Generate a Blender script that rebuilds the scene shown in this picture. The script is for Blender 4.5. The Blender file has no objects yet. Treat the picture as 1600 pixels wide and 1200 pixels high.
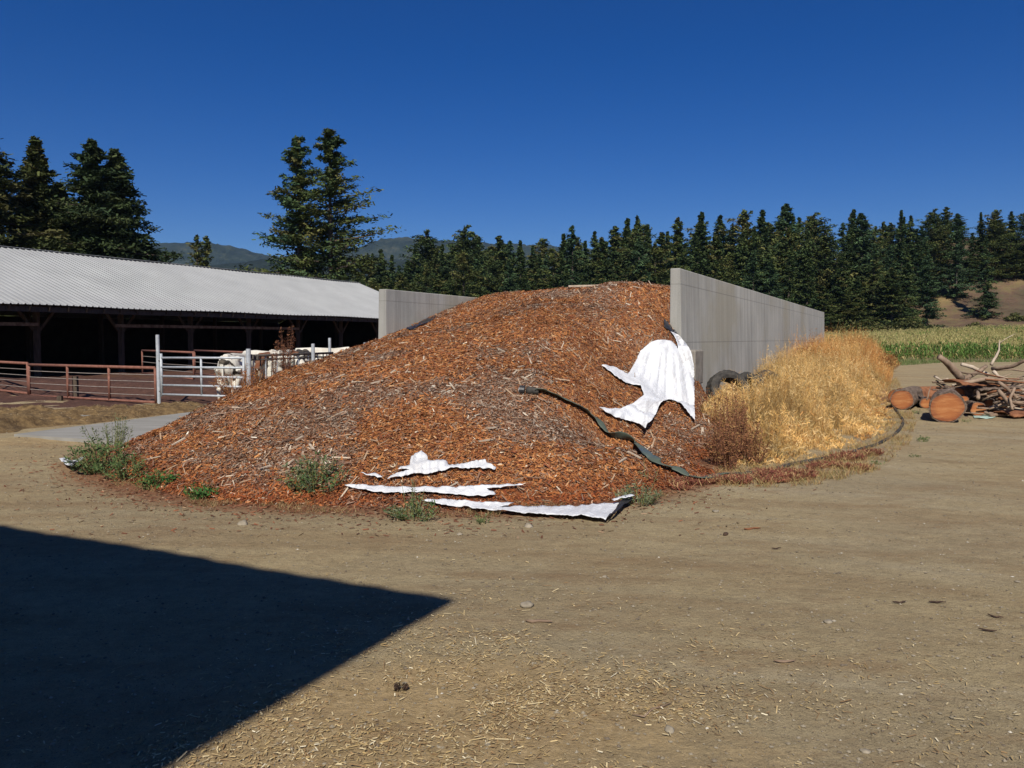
import bpy, math, random
import numpy as np
from mathutils import Vector, Matrix
from mathutils.geometry import delaunay_2d_cdt
R = math.radians
scn = bpy.context.scene
col = scn.collection

# ---------------------------------------------------------------- camera, sky, sun
EYE = 1.65; F = 1250.0; HOR = 529.0
PITCH = math.atan((600-HOR)/F)
cam_d = bpy.data.cameras.new("camera"); cam = bpy.data.objects.new("camera", cam_d); col.objects.link(cam)
cam.location = (0, 0, EYE); cam.rotation_euler = (math.pi/2-PITCH, 0, 0)
cam_d.sensor_width = 36; cam_d.lens = 36*F/1600; cam_d.clip_start = .05; cam_d.clip_end = 20000
scn.camera = cam
DX, DY = math.sin(R(26.4)), math.cos(R(26.4))          # bunker / barn axis D
PX, PY = DY, -DX                                        # across it, to the right
SUN_EL = R(43); A = R(22)
sh = (-math.cos(A)*DX+math.sin(A)*PX, -math.cos(A)*DY+math.sin(A)*PY)   # horizontal direction to the sun
sun_dir = Vector((sh[0]*math.cos(SUN_EL), sh[1]*math.cos(SUN_EL), math.sin(SUN_EL)))
world = bpy.data.worlds.new("World"); scn.world = world; world.use_nodes = True
wn = world.node_tree; bg = wn.nodes["Background"]
sky = wn.nodes.new("ShaderNodeTexSky"); sky.sky_type = 'NISHITA'; sky.sun_disc = False
sky.sun_elevation = SUN_EL; sky.sun_rotation = math.atan2(sh[0], sh[1])
sky.air_density = .85; sky.dust_density = .15; sky.ozone_density = 5.0; sky.altitude = 600
hs_ = wn.nodes.new('ShaderNodeHueSaturation'); hs_.inputs['Hue'].default_value = .517; hs_.inputs['Saturation'].default_value = 1.36; hs_.inputs['Value'].default_value = 1.04
wn.links.new(sky.outputs[0], hs_.inputs['Color']); wn.links.new(hs_.outputs[0], bg.inputs[0]); bg.inputs[1].default_value = .062
sl = bpy.data.lights.new("sun", 'SUN'); sl.energy = 5.0; sl.angle = R(.5); sl.color = (1, .945, .86)
so = bpy.data.objects.new("sun", sl); col.objects.link(so)
so.rotation_euler = (-sun_dir).to_track_quat('-Z', 'Y').to_euler()
scn.view_settings.view_transform = 'Standard'; scn.view_settings.look = 'None'
scn.view_settings.exposure = 0.13; scn.view_settings.gamma = 1
scn.render.resolution_x = 1024; scn.render.resolution_y = 768
scn.render.engine = 'CYCLES'
try:
    scn.cycles.max_bounces = 6; scn.cycles.transparent_max_bounces = 4; scn.cycles.volume_bounces = 0
    scn.cycles.diffuse_bounces = 3
except Exception: pass

# ---------------------------------------------------------------- helpers
rng = np.random.default_rng(7)
def ray(px, py):
    u = (np.asarray(px, float)-800)/F; v = (600-np.asarray(py, float))/F
    c, s = math.cos(PITCH), math.sin(PITCH)
    return np.stack([u+0*v, c+s*v+0*u, -s+c*v+0*u], -1)
def gp(px, py, z=0.0):
    d = ray(px, py); t = (z-EYE)/d[..., 2]
    return np.array([d[..., 0]*t, d[..., 1]*t, z+0*t]).T if np.ndim(t) else np.array([d[0]*t, d[1]*t, z])
def py_(px, py, Y):
    d = ray(px, py); t = Y/d[1]; return np.array([d[0]*t, Y, EYE+d[2]*t])
def bk(s, t, z=0):                                     # bunker coordinates -> world
    return (R0[0]+s*PX+t*DX, R0[1]+s*PY+t*DY, z)
R0 = (3.32, 16.9)

def hash2(ix, iy, seed):
    n = (ix*374761393 + iy*668265263 + seed*1442695041) & 0xffffffff
    n = ((n ^ (n >> 13))*1274126177) & 0xffffffff
    return ((n ^ (n >> 16)) & 0xffff)/65535.0
def vnoise(x, y, seed=0):
    x = np.asarray(x, float); y = np.asarray(y, float)
    ix = np.floor(x).astype(np.int64); iy = np.floor(y).astype(np.int64)
    fx = x-ix; fy = y-iy; fx = fx*fx*(3-2*fx); fy = fy*fy*(3-2*fy)
    a = hash2(ix, iy, seed); b = hash2(ix+1, iy, seed); c = hash2(ix, iy+1, seed); d = hash2(ix+1, iy+1, seed)
    return (a*(1-fx)+b*fx)*(1-fy)+(c*(1-fx)+d*fx)*fy-.5
def fbm(x, y, seed=0, o=4):
    s = 0; a = 1.; f = 1.
    for k in range(o): s = s+a*vnoise(x*f+17*k, y*f-9*k, seed+k); a *= .5; f *= 2.03
    return s
def ss(x, a=0., b=1.):
    t = np.clip((np.asarray(x, float)-a)/(b-a), 0, 1); return t*t*(3-2*t)

def mesh_np(name, V, Fc, col_=None, smooth=False):
    V = np.ascontiguousarray(V, np.float32); Fc = np.ascontiguousarray(Fc, np.int32); k = Fc.shape[1]; n = len(Fc)
    me = bpy.data.meshes.new(name)
    me.vertices.add(len(V)); me.vertices.foreach_set('co', V.ravel())
    me.loops.add(n*k); me.loops.foreach_set('vertex_index', Fc.ravel())
    me.polygons.add(n); me.polygons.foreach_set('loop_start', np.arange(0, n*k, k, dtype=np.int32))
    try: me.polygons.foreach_set('loop_total', np.full(n, k, np.int32))
    except Exception: pass
    me.polygons.foreach_set('use_smooth', np.full(n, smooth))
    me.update(calc_edges=True)
    if col_ is not None:
        a = me.color_attributes.new('col', 'FLOAT_COLOR', 'POINT')
        c = np.ones((len(V), 4), np.float32); c[:, :3] = col_; a.data.foreach_set('color', c.ravel())
    return me
def link(name, me, mat=None, parent=None):
    o = bpy.data.objects.new(name, me); col.objects.link(o)
    if mat: me.materials.append(mat)
    if parent: o.parent = parent
    return o
def tag(o, label=None, cat=None, group=None, kind=None):
    if label: o['label'] = label
    if cat: o['category'] = cat
    if group: o['group'] = group
    if kind: o['kind'] = kind
    return o
def empty(name, loc=(0, 0, 0), rz=0):
    o = bpy.data.objects.new(name, None); col.objects.link(o); o.location = loc; o.rotation_euler = (0, 0, rz); o.empty_display_size = .2
    return o
def copy_tree(o):
    c = o.copy(); col.objects.link(c)
    for ch in list(o.children):
        d = ch.copy(); col.objects.link(d); d.parent = c
        for g in list(ch.children):
            e = g.copy(); col.objects.link(e); e.parent = d
    return c
class MB:
    def __init__(s): s.v = []; s.f = []
    def add(s, vs, fs):
        n = len(s.v); s.v += [tuple(map(float, v)) for v in vs]; s.f += [tuple(i+n for i in f) for f in fs]; return s
    def box(s, c, size, M=None):
        hx, hy, hz = [d/2 for d in size]
        vs = [Vector((x, y, z)) for x in (-hx, hx) for y in (-hy, hy) for z in (-hz, hz)]
        if M is not None: vs = [M @ v for v in vs]
        vs = [v+Vector(c) for v in vs]
        return s.add(vs, [(0, 1, 3, 2), (4, 6, 7, 5), (0, 4, 5, 1), (2, 3, 7, 6), (0, 2, 6, 4), (1, 5, 7, 3)])
    def beam(s, a, b, w, h):
        a = Vector(a); b = Vector(b); d = b-a; L = d.length; q = d.to_track_quat('X', 'Z').to_matrix()
        return s.box((a+b)/2, (L, w, h), q)
    def tube(s, pts, rad, n=8, cap=True, jit=0, flat=1.0):
        pts = [Vector(p) for p in pts]; m = len(pts)
        if not hasattr(rad, '__len__'): rad = [rad]*m
        ref = None; vs = []
        for i, p in enumerate(pts):
            t = (pts[min(i+1, m-1)]-pts[max(i-1, 0)]).normalized()
            if ref is None: ref = t.orthogonal().normalized()
            ref = (ref-t*ref.dot(t)).normalized(); bn = t.cross(ref)
            for k in range(n):
                a = 2*math.pi*k/n; r = rad[i]*(1+(random.uniform(-jit, jit) if jit else 0))
                vs.append(p+ref*math.cos(a)*r+bn*math.sin(a)*r*flat)
        fs = [(i*n+k, i*n+(k+1) % n, (i+1)*n+(k+1) % n, (i+1)*n+k) for i in range(m-1) for k in range(n)]
        if cap: fs += [tuple(range(n-1, -1, -1)), tuple((m-1)*n+k for k in range(n))]
        return s.add(vs, fs)
    def ell(s, c, r, M=None, nu=16, nv=10):
        vs = []; fs = []
        for j in range(nv+1):
            th = math.pi*j/nv
            for i in range(nu):
                ph = 2*math.pi*i/nu
                v = Vector((r[0]*math.sin(th)*math.cos(ph), r[1]*math.sin(th)*math.sin(ph), r[2]*math.cos(th)))
                if M is not None: v = M @ v
                vs.append(v+Vector(c))
        for j in range(nv):
            for i in range(nu): fs.append((j*nu+i, (j+1)*nu+i, (j+1)*nu+(i+1) % nu, j*nu+(i+1) % nu))
        return s.add(vs, fs)
    def build(s, name, mat, parent=None, smooth=False, bevel=0):
        me = bpy.data.meshes.new(name); me.from_pydata(s.v, [], s.f); me.update()
        if smooth: me.polygons.foreach_set('use_smooth', [True]*len(me.polygons))
        o = link(name, me, mat, parent)
        if bevel:
            b = o.modifiers.new('bevel', 'BEVEL'); b.width = bevel; b.segments = 2; b.limit_method = 'ANGLE'
        return o

# ---------------------------------------------------------------- materials
class NT:
    def __init__(s, name):
        s.m = bpy.data.materials.new(name); s.m.use_nodes = True; s.t = s.m.node_tree; s.b = s.t.nodes['Principled BSDF']
        s.b.inputs['Roughness'].default_value = .85; s.b.inputs['Specular IOR Level'].default_value = .25
        s._c = None
    def n(s, ty, **kw):
        x = s.t.nodes.new(ty)
        for k, v in kw.items():
            if k in x.inputs: x.inputs[k].default_value = v
            else: setattr(x, k, v)
        return x
    def l(s, a, b): s.t.links.new(a, b)
    def coord(s, kind='Object', scale=(1, 1, 1), rot=(0, 0, 0)):
        if s._c is None: s._c = s.n('ShaderNodeTexCoord')
        mp = s.n('ShaderNodeMapping'); mp.inputs['Scale'].default_value = scale; mp.inputs['Rotation'].default_value = rot
        s.l(s._c.outputs[kind], mp.inputs[0]); return mp.outputs[0]
    def noise(s, scale, detail=6, rough=.55, co=None, dist=0):
        x = s.n('ShaderNodeTexNoise'); x.inputs['Scale'].default_value = scale; x.inputs['Detail'].default_value = detail
        x.inputs['Roughness'].default_value = rough; x.inputs['Distortion'].default_value = dist
        s.l(co if co is not None else s.coord(), x.inputs['Vector']); return x.outputs['Fac']
    def ramp(s, fac, stops):
        x = s.n('ShaderNodeValToRGB'); e = x.color_ramp.elements
        e[0].position = stops[0][0]; e[0].color = (*stops[0][1], 1); e[1].position = stops[-1][0]; e[1].color = (*stops[-1][1], 1)
        for p, c in stops[1:-1]: q = e.new(p); q.color = (*c, 1)
        s.l(fac, x.inputs[0]); return x.outputs[0]
    def mix(s, fac, a, b, mode='MIX'):
        x = s.n('ShaderNodeMix'); x.data_type = 'RGBA'; x.blend_type = mode
        for i, v in ((0, fac), (6, a), (7, b)):
            if hasattr(v, 'is_linked') or hasattr(v, 'links'): s.l(v, x.inputs[i])
            else: x.inputs[i].default_value = v if i == 0 else (*v, 1)
        return x.outputs[2]
    def attr(s, name='col'):
        x = s.n('ShaderNodeAttribute'); x.attribute_name = name; return x.outputs['Color']
    def color(s, c):
        if hasattr(c, 'links'): s.l(c, s.b.inputs['Base Color'])
        else: s.b.inputs['Base Color'].default_value = (*c, 1)
    def bump(s, h, strength=.5, dist=.02):
        x = s.n('ShaderNodeBump'); x.inputs['Strength'].default_value = strength; x.inputs['Distance'].default_value = dist
        s.l(h, x.inputs['Height'])
        if s.b.inputs['Normal'].is_linked: s.l(s.b.inputs['Normal'].links[0].from_socket, x.inputs['Normal'])
        s.l(x.outputs[0], s.b.inputs['Normal'])
    def set(s, **kw):
        for k, v in kw.items(): s.b.inputs[k.replace('_', ' ')].default_value = v
        return s
g3 = lambda v: (v, v, v)

def mat_noise(name, c1, c2, scale=8, rough=.85, bump=.3, bd=.01, co=None, detail=6, spec=.25, metal=0):
    n = NT(name); c = n.coord(scale=co) if co else None
    f = n.noise(scale, detail, co=c); n.color(n.ramp(f, [(.3, c1), (.7, c2)]))
    if bump: n.bump(n.noise(scale*3, 8, co=c), bump, bd)
    n.b.inputs['Roughness'].default_value = rough; n.b.inputs['Specular IOR Level'].default_value = spec; n.b.inputs['Metallic'].default_value = metal
    return n.m
def mat_attr(name, rough=.8, spec=.2, trans=0, vary=0):
    n = NT(name); n.color(n.attr()); n.set(Roughness=rough, Specular_IOR_Level=spec)
    if trans:                                            # thin leaves let some light through
        tr = n.n('ShaderNodeBsdfTranslucent'); n.l(n.attr(), tr.inputs[0]); mx = n.n('ShaderNodeMixShader'); mx.inputs[0].default_value = trans
        n.l(n.b.outputs[0], mx.inputs[1]); n.l(tr.outputs[0], mx.inputs[2])
        n.l(mx.outputs[0], n.t.nodes['Material Output'].inputs[0])
    return n.m

def m_ground():
    n = NT('packed_dirt'); z = n.n('ShaderNodeSeparateColor'); n.l(n.attr('col'), z.inputs[0])
    big = n.noise(.35, 5, .6); mid = n.noise(2.2, 8, .65); fine = n.noise(38, 8, .75); grit = n.noise(140, 3, .6)
    vm = n.n('ShaderNodeVectorMath'); vm.operation = 'SUBTRACT'; n.l(n.coord(), vm.inputs[0]); vm.inputs[1].default_value = (3.5, -9.0, 0)
    vf = n.n('ShaderNodeVectorMath'); vf.operation = 'MULTIPLY'; n.l(vm.outputs[0], vf.inputs[0]); vf.inputs[1].default_value = (1, 1, 0)
    vl = n.n('ShaderNodeVectorMath'); vl.operation = 'LENGTH'; n.l(vf.outputs[0], vl.inputs[0])
    cx_ = n.n('ShaderNodeCombineXYZ'); ml = n.n('ShaderNodeMath'); ml.operation = 'MULTIPLY'; n.l(vl.outputs['Value'], ml.inputs[0]); ml.inputs[1].default_value = 1.15
    n.l(ml.outputs[0], cx_.inputs[0]); va = n.n('ShaderNodeVectorMath'); va.operation = 'MULTIPLY_ADD'; n.l(n.coord(), va.inputs[0]); va.inputs[1].default_value = (.5, .5, 0); n.l(cx_.outputs[0], va.inputs[2])
    tr = n.noise(1.0, 9, .68, co=va.outputs[0], dist=.35)
    base = n.ramp(mid, [(.28, (.215, .170, .099)), (.5, (.262, .215, .132)), (.72, (.295, .248, .158))])
    grey = n.ramp(fine, [(.25, (.195, .163, .103)), (.75, (.32, .275, .182))])
    c = n.mix(.5, base, grey)
    c = n.mix(n.ramp(big, [(.42, g3(0)), (.66, g3(.55))]), c, (.205, .178, .128))
    c = n.mix(n.ramp(tr, [(.48, g3(0)), (.64, g3(.40))]), c, (.155, .105, .060))
    c = n.mix(n.ramp(tr, [(.32, g3(.45)), (.46, g3(0))]), c, (.295, .265, .20))
    sp = n.ramp(grit, [(.36, g3(.55)), (.44, g3(1)), (.66, g3(1)), (.76, g3(1.5))]); c = n.mix(1, c, sp, 'MULTIPLY')
    def zone(out, colA, colB, cc, lo=.35, hi=.6):
        m = n.n('ShaderNodeMath'); m.operation = 'ADD'; n.l(z.outputs[out], m.inputs[0])
        m2 = n.n('ShaderNodeMath'); m2.operation = 'MULTIPLY_ADD'; n.l(n.noise(3.5, 8, .75), m2.inputs[0]); m2.inputs[1].default_value = .9; m2.inputs[2].default_value = -.45
        n.l(m2.outputs[0], m.inputs[1])
        return n.mix(n.ramp(m.outputs[0], [(lo, g3(0)), (hi, g3(1))]), cc, n.ramp(n.noise(30, 6, .7), [(.3, colA), (.7, colB)]))
    c = zone(0, (.09, .045, .028), (.24, .125, .070), c, .30, .75)
    c = zone(1, (.22, .165, .09), (.32, .25, .15), c, .55, 1.25)
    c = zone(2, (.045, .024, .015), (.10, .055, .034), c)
    mott = n.ramp(n.noise(7, 10, .8), [(.30, g3(.74)), (.5, g3(1.0)), (.68, g3(1.16))]); c = n.mix(1, c, mott, 'MULTIPLY')
    c = n.mix(n.ramp(n.noise(1.1, 9, .8, co=n.coord(scale=(.55, 1.3, 1))), [(.50, g3(0)), (.64, g3(.55))]), c, (.165, .112, .066))
    c = n.mix(1, c, (1.42, 1.34, 1.20), 'MULTIPLY')
    n.color(c)
    n.bump(mid, .55, .06); n.bump(fine, .8, .022); n.bump(n.noise(12, 8, .7), .5, .03); n.bump(grit, .5, .006); n.bump(tr, .35, .05)
    n.set(Roughness=.95, Specular_IOR_Level=.1); return n.m
def m_concrete(name, lo, hi, warm=(.30, .28, .22)):
    n = NT(name)
    st = n.noise(1, 7, .7, co=n.coord(scale=(4.5, 4.5, .10))); st2 = n.noise(1, 5, .6, co=n.coord(scale=(19, 19, .5)))
    big = n.noise(.5, 4, .6); fine = n.noise(45, 6, .7)
    c = n.ramp(big, [(.3, lo), (.7, hi)])
    c = n.mix(n.ramp(st, [(.44, g3(0)), (.70, g3(.62))]), c, tuple(v*.52 for v in lo))
    c = n.mix(n.ramp(st2, [(.56, g3(0)), (.72, g3(.45))]), c, tuple(v*1.22 for v in hi))
    c = n.mix(n.ramp(n.noise(.30, 4, .6), [(.50, g3(0)), (.62, g3(.65))]), c, warm)
    # form-board joints: horizontal lift lines and vertical panel joints
    sx = n.n('ShaderNodeSeparateXYZ'); n.l(n.coord(), sx.inputs[0])
    def line(out, period, w, off=0):
        a = n.n('ShaderNodeMath'); a.operation = 'ADD'; n.l(out, a.inputs[0]); a.inputs[1].default_value = off
        b = n.n('ShaderNodeMath'); b.operation = 'PINGPONG'; n.l(a.outputs[0], b.inputs[0]); b.inputs[1].default_value = period/2
        d = n.n('ShaderNodeMath'); d.operation = 'LESS_THAN'; n.l(b.outputs[0], d.inputs[0]); d.inputs[1].default_value = w
        return d.outputs[0]
    for o, p, w, k, off in ((sx.outputs['Z'], 1.22, .012, .45, -.35), (sx.outputs['Y'], 2.44, .010, .4, 0), (sx.outputs['Y'], .61, .006, .18, .1)):
        mm = n.n('ShaderNodeMath'); mm.operation = 'MULTIPLY'; n.l(line(o, p, w, off), mm.inputs[0]); mm.inputs[1].default_value = k
        c = n.mix(mm.outputs[0], c, tuple(v*.45 for v in lo))
    c = n.mix(1, c, n.ramp(fine, [(.2, g3(.80)), (.8, g3(1.18))]), 'MULTIPLY')
    n.color(c); n.bump(fine, .35, .006); n.bump(st, .3, .01); n.set(Roughness=.9, Specular_IOR_Level=.2); return n.m
M = {}
M['ground'] = m_ground()
M['wall'] = m_concrete('wall_concrete', (.37, .362, .325), (.52, .508, .455), (.36, .33, .25))
M['block'] = mat_noise('block_concrete', (.20, .18, .15), (.33, .30, .25), 6, .9, .5, .01)
M['slab'] = mat_noise('slab_concrete', (.22, .21, .185), (.31, .30, .27), 2.2, .9, .3, .01, co=(.4, 2.5, 1))
def m_roof():
    n = NT('white_metal_roof')
    c = n.ramp(n.noise(.6, 4), [(.3, (.29, .295, .292)), (.7, (.345, .35, .345))])
    c = n.mix(n.ramp(n.noise(1, 5, co=n.coord(scale=(.6, 7, .6))), [(.5, g3(0)), (.75, g3(.35))]), c, (.27, .27, .26))
    c = n.mix(n.ramp(n.noise(1, 6, .7, co=n.coord(scale=(2.5, 2.5, .5))), [(.60, g3(0)), (.72, g3(.35))]), c, (.22, .17, .13))
    n.color(c); n.set(Roughness=.6, Specular_IOR_Level=.3); return n.m
M['roof'] = m_roof()
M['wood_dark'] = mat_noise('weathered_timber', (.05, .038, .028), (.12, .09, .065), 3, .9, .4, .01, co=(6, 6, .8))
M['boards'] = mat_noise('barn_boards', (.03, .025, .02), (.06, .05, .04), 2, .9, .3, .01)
M['galv'] = mat_noise('galvanised_steel', (.34, .37, .39), (.50, .53, .55), 14, .5, .1, .003, metal=.15, spec=.5)
M['rust'] = mat_noise('rusty_pipe', (.15, .062, .042), (.27, .125, .09), 10, .85, .3, .004)
M['cable'] = mat_noise('steel_cable', (.24, .20, .17), (.36, .32, .28), 10, .6, 0, spec=.5)
M['darksteel'] = mat_noise('dark_steel', (.05, .045, .04), (.13, .11, .09), 12, .7, .2, .004)
M['bark'] = mat_noise('bark', (.06, .040, .028), (.27, .20, .15), 9, .95, 1.0, .04, co=(1.6, 1.6, .5))
M['tree_trunk'] = mat_noise('conifer_bark', (.05, .038, .03), (.13, .10, .08), 4, .95, .8, .04, co=(3, 3, .6))
M['branchwood'] = mat_noise('bare_branch_wood', (.13, .082, .053), (.34, .25, .175), 5, .85, .5, .01)
M['palewood'] = mat_noise('pale_stripped_wood', (.30, .23, .16), (.56, .47, .36), 6, .85, .4, .01)
def m_cut():
    n = NT('fresh_cut_log_end'); w = n.n('ShaderNodeTexWave'); w.wave_type = 'RINGS'; w.rings_direction = 'Z'
    w.inputs['Scale'].default_value = 3.2; w.inputs['Distortion'].default_value = 5; w.inputs['Detail'].default_value = 3
    gm = n.n('ShaderNodeVectorMath'); gm.operation = 'MULTIPLY_ADD'; n.coord(); n.l(n._c.outputs['Generated'], gm.inputs[0]); gm.inputs[1].default_value = (2, 2, 0); gm.inputs[2].default_value = (-1, -1, 0)
    n.l(gm.outputs[0], w.inputs[0])
    c = n.ramp(w.outputs['Fac'], [(.1, (.31, .105, .034)), (.9, (.38, .145, .05))])
    gr = n.n('ShaderNodeTexGradient'); gr.gradient_type = 'SPHERICAL'; n.l(gm.outputs[0], gr.inputs[0])
    c = n.mix(n.ramp(gr.outputs['Fac'], [(.0, g3(0)), (.12, g3(.1)), (.34, g3(1))]), n.mix(.75, c, (.20, .062, .028)), c)
    c = n.mix(n.ramp(n.noise(1, 4, .6, co=n.coord(scale=(1.5, 30, 1.5), rot=(0, 0, .5))), [(.60, g3(0)), (.66, g3(.6))]), c, (.16, .06, .03))
    c = n.mix(n.ramp(n.noise(1, 6, .7, co=n.coord(scale=(2.2, 11, 2))), [(.46, g3(0)), (.72, g3(.65))]), c, (.58, .30, .12))
    n.color(c); n.bump(n.noise(22, 6), .5, .01); return n.m
M['cut'] = m_cut()
def m_plastic():
    n = NT('white_silage_plastic'); n.color(n.ramp(n.noise(3, 5), [(.35, (.53, .54, .55)), (.65, (.62, .63, .64))]))
    n.bump(n.noise(1, 4, .6, co=n.coord(scale=(26, 26, 2.2)), dist=.8), .6, .02); n.color(n.mix(n.ramp(n.noise(2.2, 7, .7), [(.52, g3(0)), (.74, g3(.45))]), n.ramp(n.noise(3, 5), [(.35, (.64, .65, .66)), (.65, (.72, .73, .74))]), (.50, .46, .40)))
    n.bump(n.noise(9, 5), .5, .03)
    n.set(Roughness=.5, Specular_IOR_Level=.4); return n.m
M['plastic'] = m_plastic()
M['blackplastic'] = mat_noise('black_plastic', (.012, .012, .013), (.03, .03, .032), 6, .45, .4, .01, spec=.5)
M['rubber'] = mat_noise('old_tyre_rubber', (.028, .026, .023), (.075, .068, .058), 12, .8, .4, .01)
M['stone'] = mat_noise('field_stone', (.20, .17, .125), (.36, .31, .23), 12, .9, .5, .01)
M['mint'] = mat_noise('pale_green_sheet', (.36, .50, .42), (.46, .60, .52), 6, .5, .2, .01)
def m_hose():
    n = NT('green_lay_flat_hose')
    n.color(n.mix(n.ramp(n.noise(.75, 3, .5), [(.52, g3(0)), (.62, g3(1))]), (.085, .105, .078), (.055, .085, .13)))  # bluish stretches paint a sheen into the green hose colour
    n.bump(n.noise(30, 4), .3, .005); n.set(Roughness=.55, Specular_IOR_Level=.4); return n.m
M['hose'] = m_hose()
M['attr'] = mat_attr('loose_bits'); M['leaf'] = mat_attr('foliage', .75, .15, .22); M['straw'] = mat_attr('dry_stalks', .85, .15, .12)
M['needle'] = mat_attr('needles', .8, .12, .12)
def m_pile():
    n = NT('wood_chip_mass'); v = n.n('ShaderNodeTexVoronoi'); v.inputs['Scale'].default_value = 30; v.inputs['Randomness'].default_value = 1
    n.l(n.coord(scale=(1, 1.8, 1), rot=(0, 0, .5)), v.inputs[0])
    sc = n.n('ShaderNodeSeparateColor'); n.l(v.outputs['Color'], sc.inputs[0])
    c = n.ramp(sc.outputs[0], [(0, (.07, .027, .014)), (.3, (.17, .062, .026)), (.6, (.28, .105, .04)), (.85, (.30, .16, .085)), (1, (.42, .28, .17))])
    n.color(c); n.bump(v.outputs['Distance'], .8, .03); n.bump(n.noise(60, 6), .7, .02); return n.m
M['pile'] = m_pile()
def m_manure():
    n = NT('pen_manure'); n.color(n.ramp(n.noise(5, 8, .7), [(.3, (.055, .026, .017)), (.7, (.125, .062, .042))])); n.bump(n.noise(7, 8, .7), .9, .08); return n.m
M['manure'] = m_manure()
M['feed'] = mat_noise('spilled_feed', (.07, .042, .020), (.235, .155, .068), 7, .95, .9, .04, detail=9)

# ---------------------------------------------------------------- terrain and the chip pile as height functions
def terrain(x, y):
    x = np.asarray(x, float); y = np.asarray(y, float)
    z = ss(y, 62, 125)*(.9+1.5*ss(x, 40, 90))*ss(x, -20, 30)
    z = z+23*ss(y, 122, 198)*ss(x, 32, 108)*(1-.6*ss(y, 260, 700))
    z = z+1.5*fbm(x/30, y/30, 3)*ss(y, 130, 200)
    z = z+8*ss(y, 170, 700)+.9*ss(np.hypot(x, y), 300, 900)
    near = 1-ss(np.hypot(x, y), 60, 140)
    return z+(.045*fbm(x/2.8, y/2.2, 11)+.012*fbm(x/.5, y/.4, 12))*near*ss(np.hypot(x, y), .2, 3)
cp = []
def c_(px, py, Y): cp.append(py_(px, py, Y))
def z_(px, Y, z): cp.append(np.array([(px-800)/F*Y, Y, z]))
toe = [(178, 706), (150, 726), (185, 746), (260, 768), (330, 779), (450, 787), (560, 792), (650, 796), (760, 793), (860, 788), (940, 784), (1000, 772), (1060, 758), (1110, 738), (1118, 705), (1106, 672)]
toe3 = [gp(*t) for t in toe]+[gp(250, 674), gp(308, 650), gp(212, 688)]
cen = np.array([0, 15.0])
for q in toe3:
    cp.append(np.array([q[0], q[1], 0.0])); d = q[:2]-cen; d /= np.linalg.norm(d)
    cp.append(np.array([q[0]+d[0]*1.3, q[1]+d[1]*1.3, -.55]))
for a in [(1000, 450, 24), (900, 451, 24.5), (820, 458, 26), (755, 466, 29), (700, 485, 27.9), (640, 512, 25.2), (592, 532, 20.5), (540, 549, 18.2),
          (490, 567, 16.6), (450, 581, 15.6), (390, 613, 14.6), (330, 640, 13.4), (270, 665, 12.4)]: c_(*a)
for px, prof in {700: ((9, .42), (11, .95), (14, 1.42), (18, 1.82), (22, 2.15)), 900: ((9, .40), (11, .98), (14, 1.68), (18, 2.42), (21.5, 2.95)),
                 560: ((9, .36), (11, .80), (14, 1.2)), 450: ((9.3, .34), (12, .72)), 330: ((9.8, .27), (11.5, .42)), 240: ((10.5, .2),),
                 800: ((9, .42), (11, .98), (14, 1.58), (18, 2.22), (22, 2.75)),
                 1030: ((10, .22), (11.5, .42), (13, .60), (19, 2.6), (22, 3.05))}.items():
    for Y, z in prof: z_(px, Y, z)
for a in [(940, 570, 14.2), (940, 636, 12.3), (940, 700, 10.5), (1000, 548, 15.6), (1000, 602, 14.4), (1000, 660, 13), (1030, 533, 15.8),
          (1052, 626, 15.0), (1078, 658, 14.6), (1086, 700, 11.2), (1045, 690, 11.7), (1064, 728, 10.2), (1010, 720, 10.6), (1040, 502, 16.8), (970, 500, 18)]: c_(*a)
for x, y, z in [(-5.9, 18.2, .05), (-5.0, 21.2, .35), (-7.2, 18.5, -.3), (-4.3, 23.5, 1.0), (4, 30, 3.15), (8, 34, 3.1), (2, 36, 3.1), (10, 40, 3.0), (4.3, 14.8, -.3), (4.4, 17, -.3), (5.0, 22, 2.9), (4.1, 12, -.3)]: cp.append(np.array([x, y, z]))
cp = np.array(cp)
def tps_k(r2): return .5*r2*np.log(r2+1e-9)
def tps_fit(P, z, lam=.02):
    n = len(P); d = ((P[:, None]-P[None])**2).sum(-1); K = tps_k(d)+lam*np.eye(n)
    Q = np.c_[np.ones(n), P]; Am = np.block([[K, Q], [Q.T, np.zeros((3, 3))]])
    return np.linalg.solve(Am, np.r_[z, 0, 0, 0])
W = tps_fit(cp[:, :2], cp[:, 2])
def pile0(x, y):
    x = np.asarray(x, float); y = np.asarray(y, float); sh_ = np.broadcast(x, y).shape
    X = np.broadcast_to(x, sh_).ravel(); Yv = np.broadcast_to(y, sh_).ravel(); out = np.empty(len(X))
    for i in range(0, len(X), 20000):
        a, b = X[i:i+20000], Yv[i:i+20000]
        r2 = (a[:, None]-cp[None, :, 0])**2+(b[:, None]-cp[None, :, 1])**2
        out[i:i+20000] = tps_k(r2) @ W[:-3]+W[-3]+W[-2]*a+W[-1]*b
    return out.reshape(sh_)
def st(x, y): return (x-R0[0])*PX+(y-R0[1])*PY, (x-R0[0])*DX+(y-R0[1])*DY
LW_S, LW_T = -9.9, 3.4
def pile_ok(x, y):
    s, t = st(x, y)
    bad = ((t > -.02) & (s > .0)) | ((t > LW_T) & (s < LW_S+.28)) | ((s > LW_S-.02) & (s < LW_S+.3) & (t > LW_T-.02)) | ((s > 1.25) & (t > -1.2))
    return ~bad & (t < 30) & (y < 46)
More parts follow.
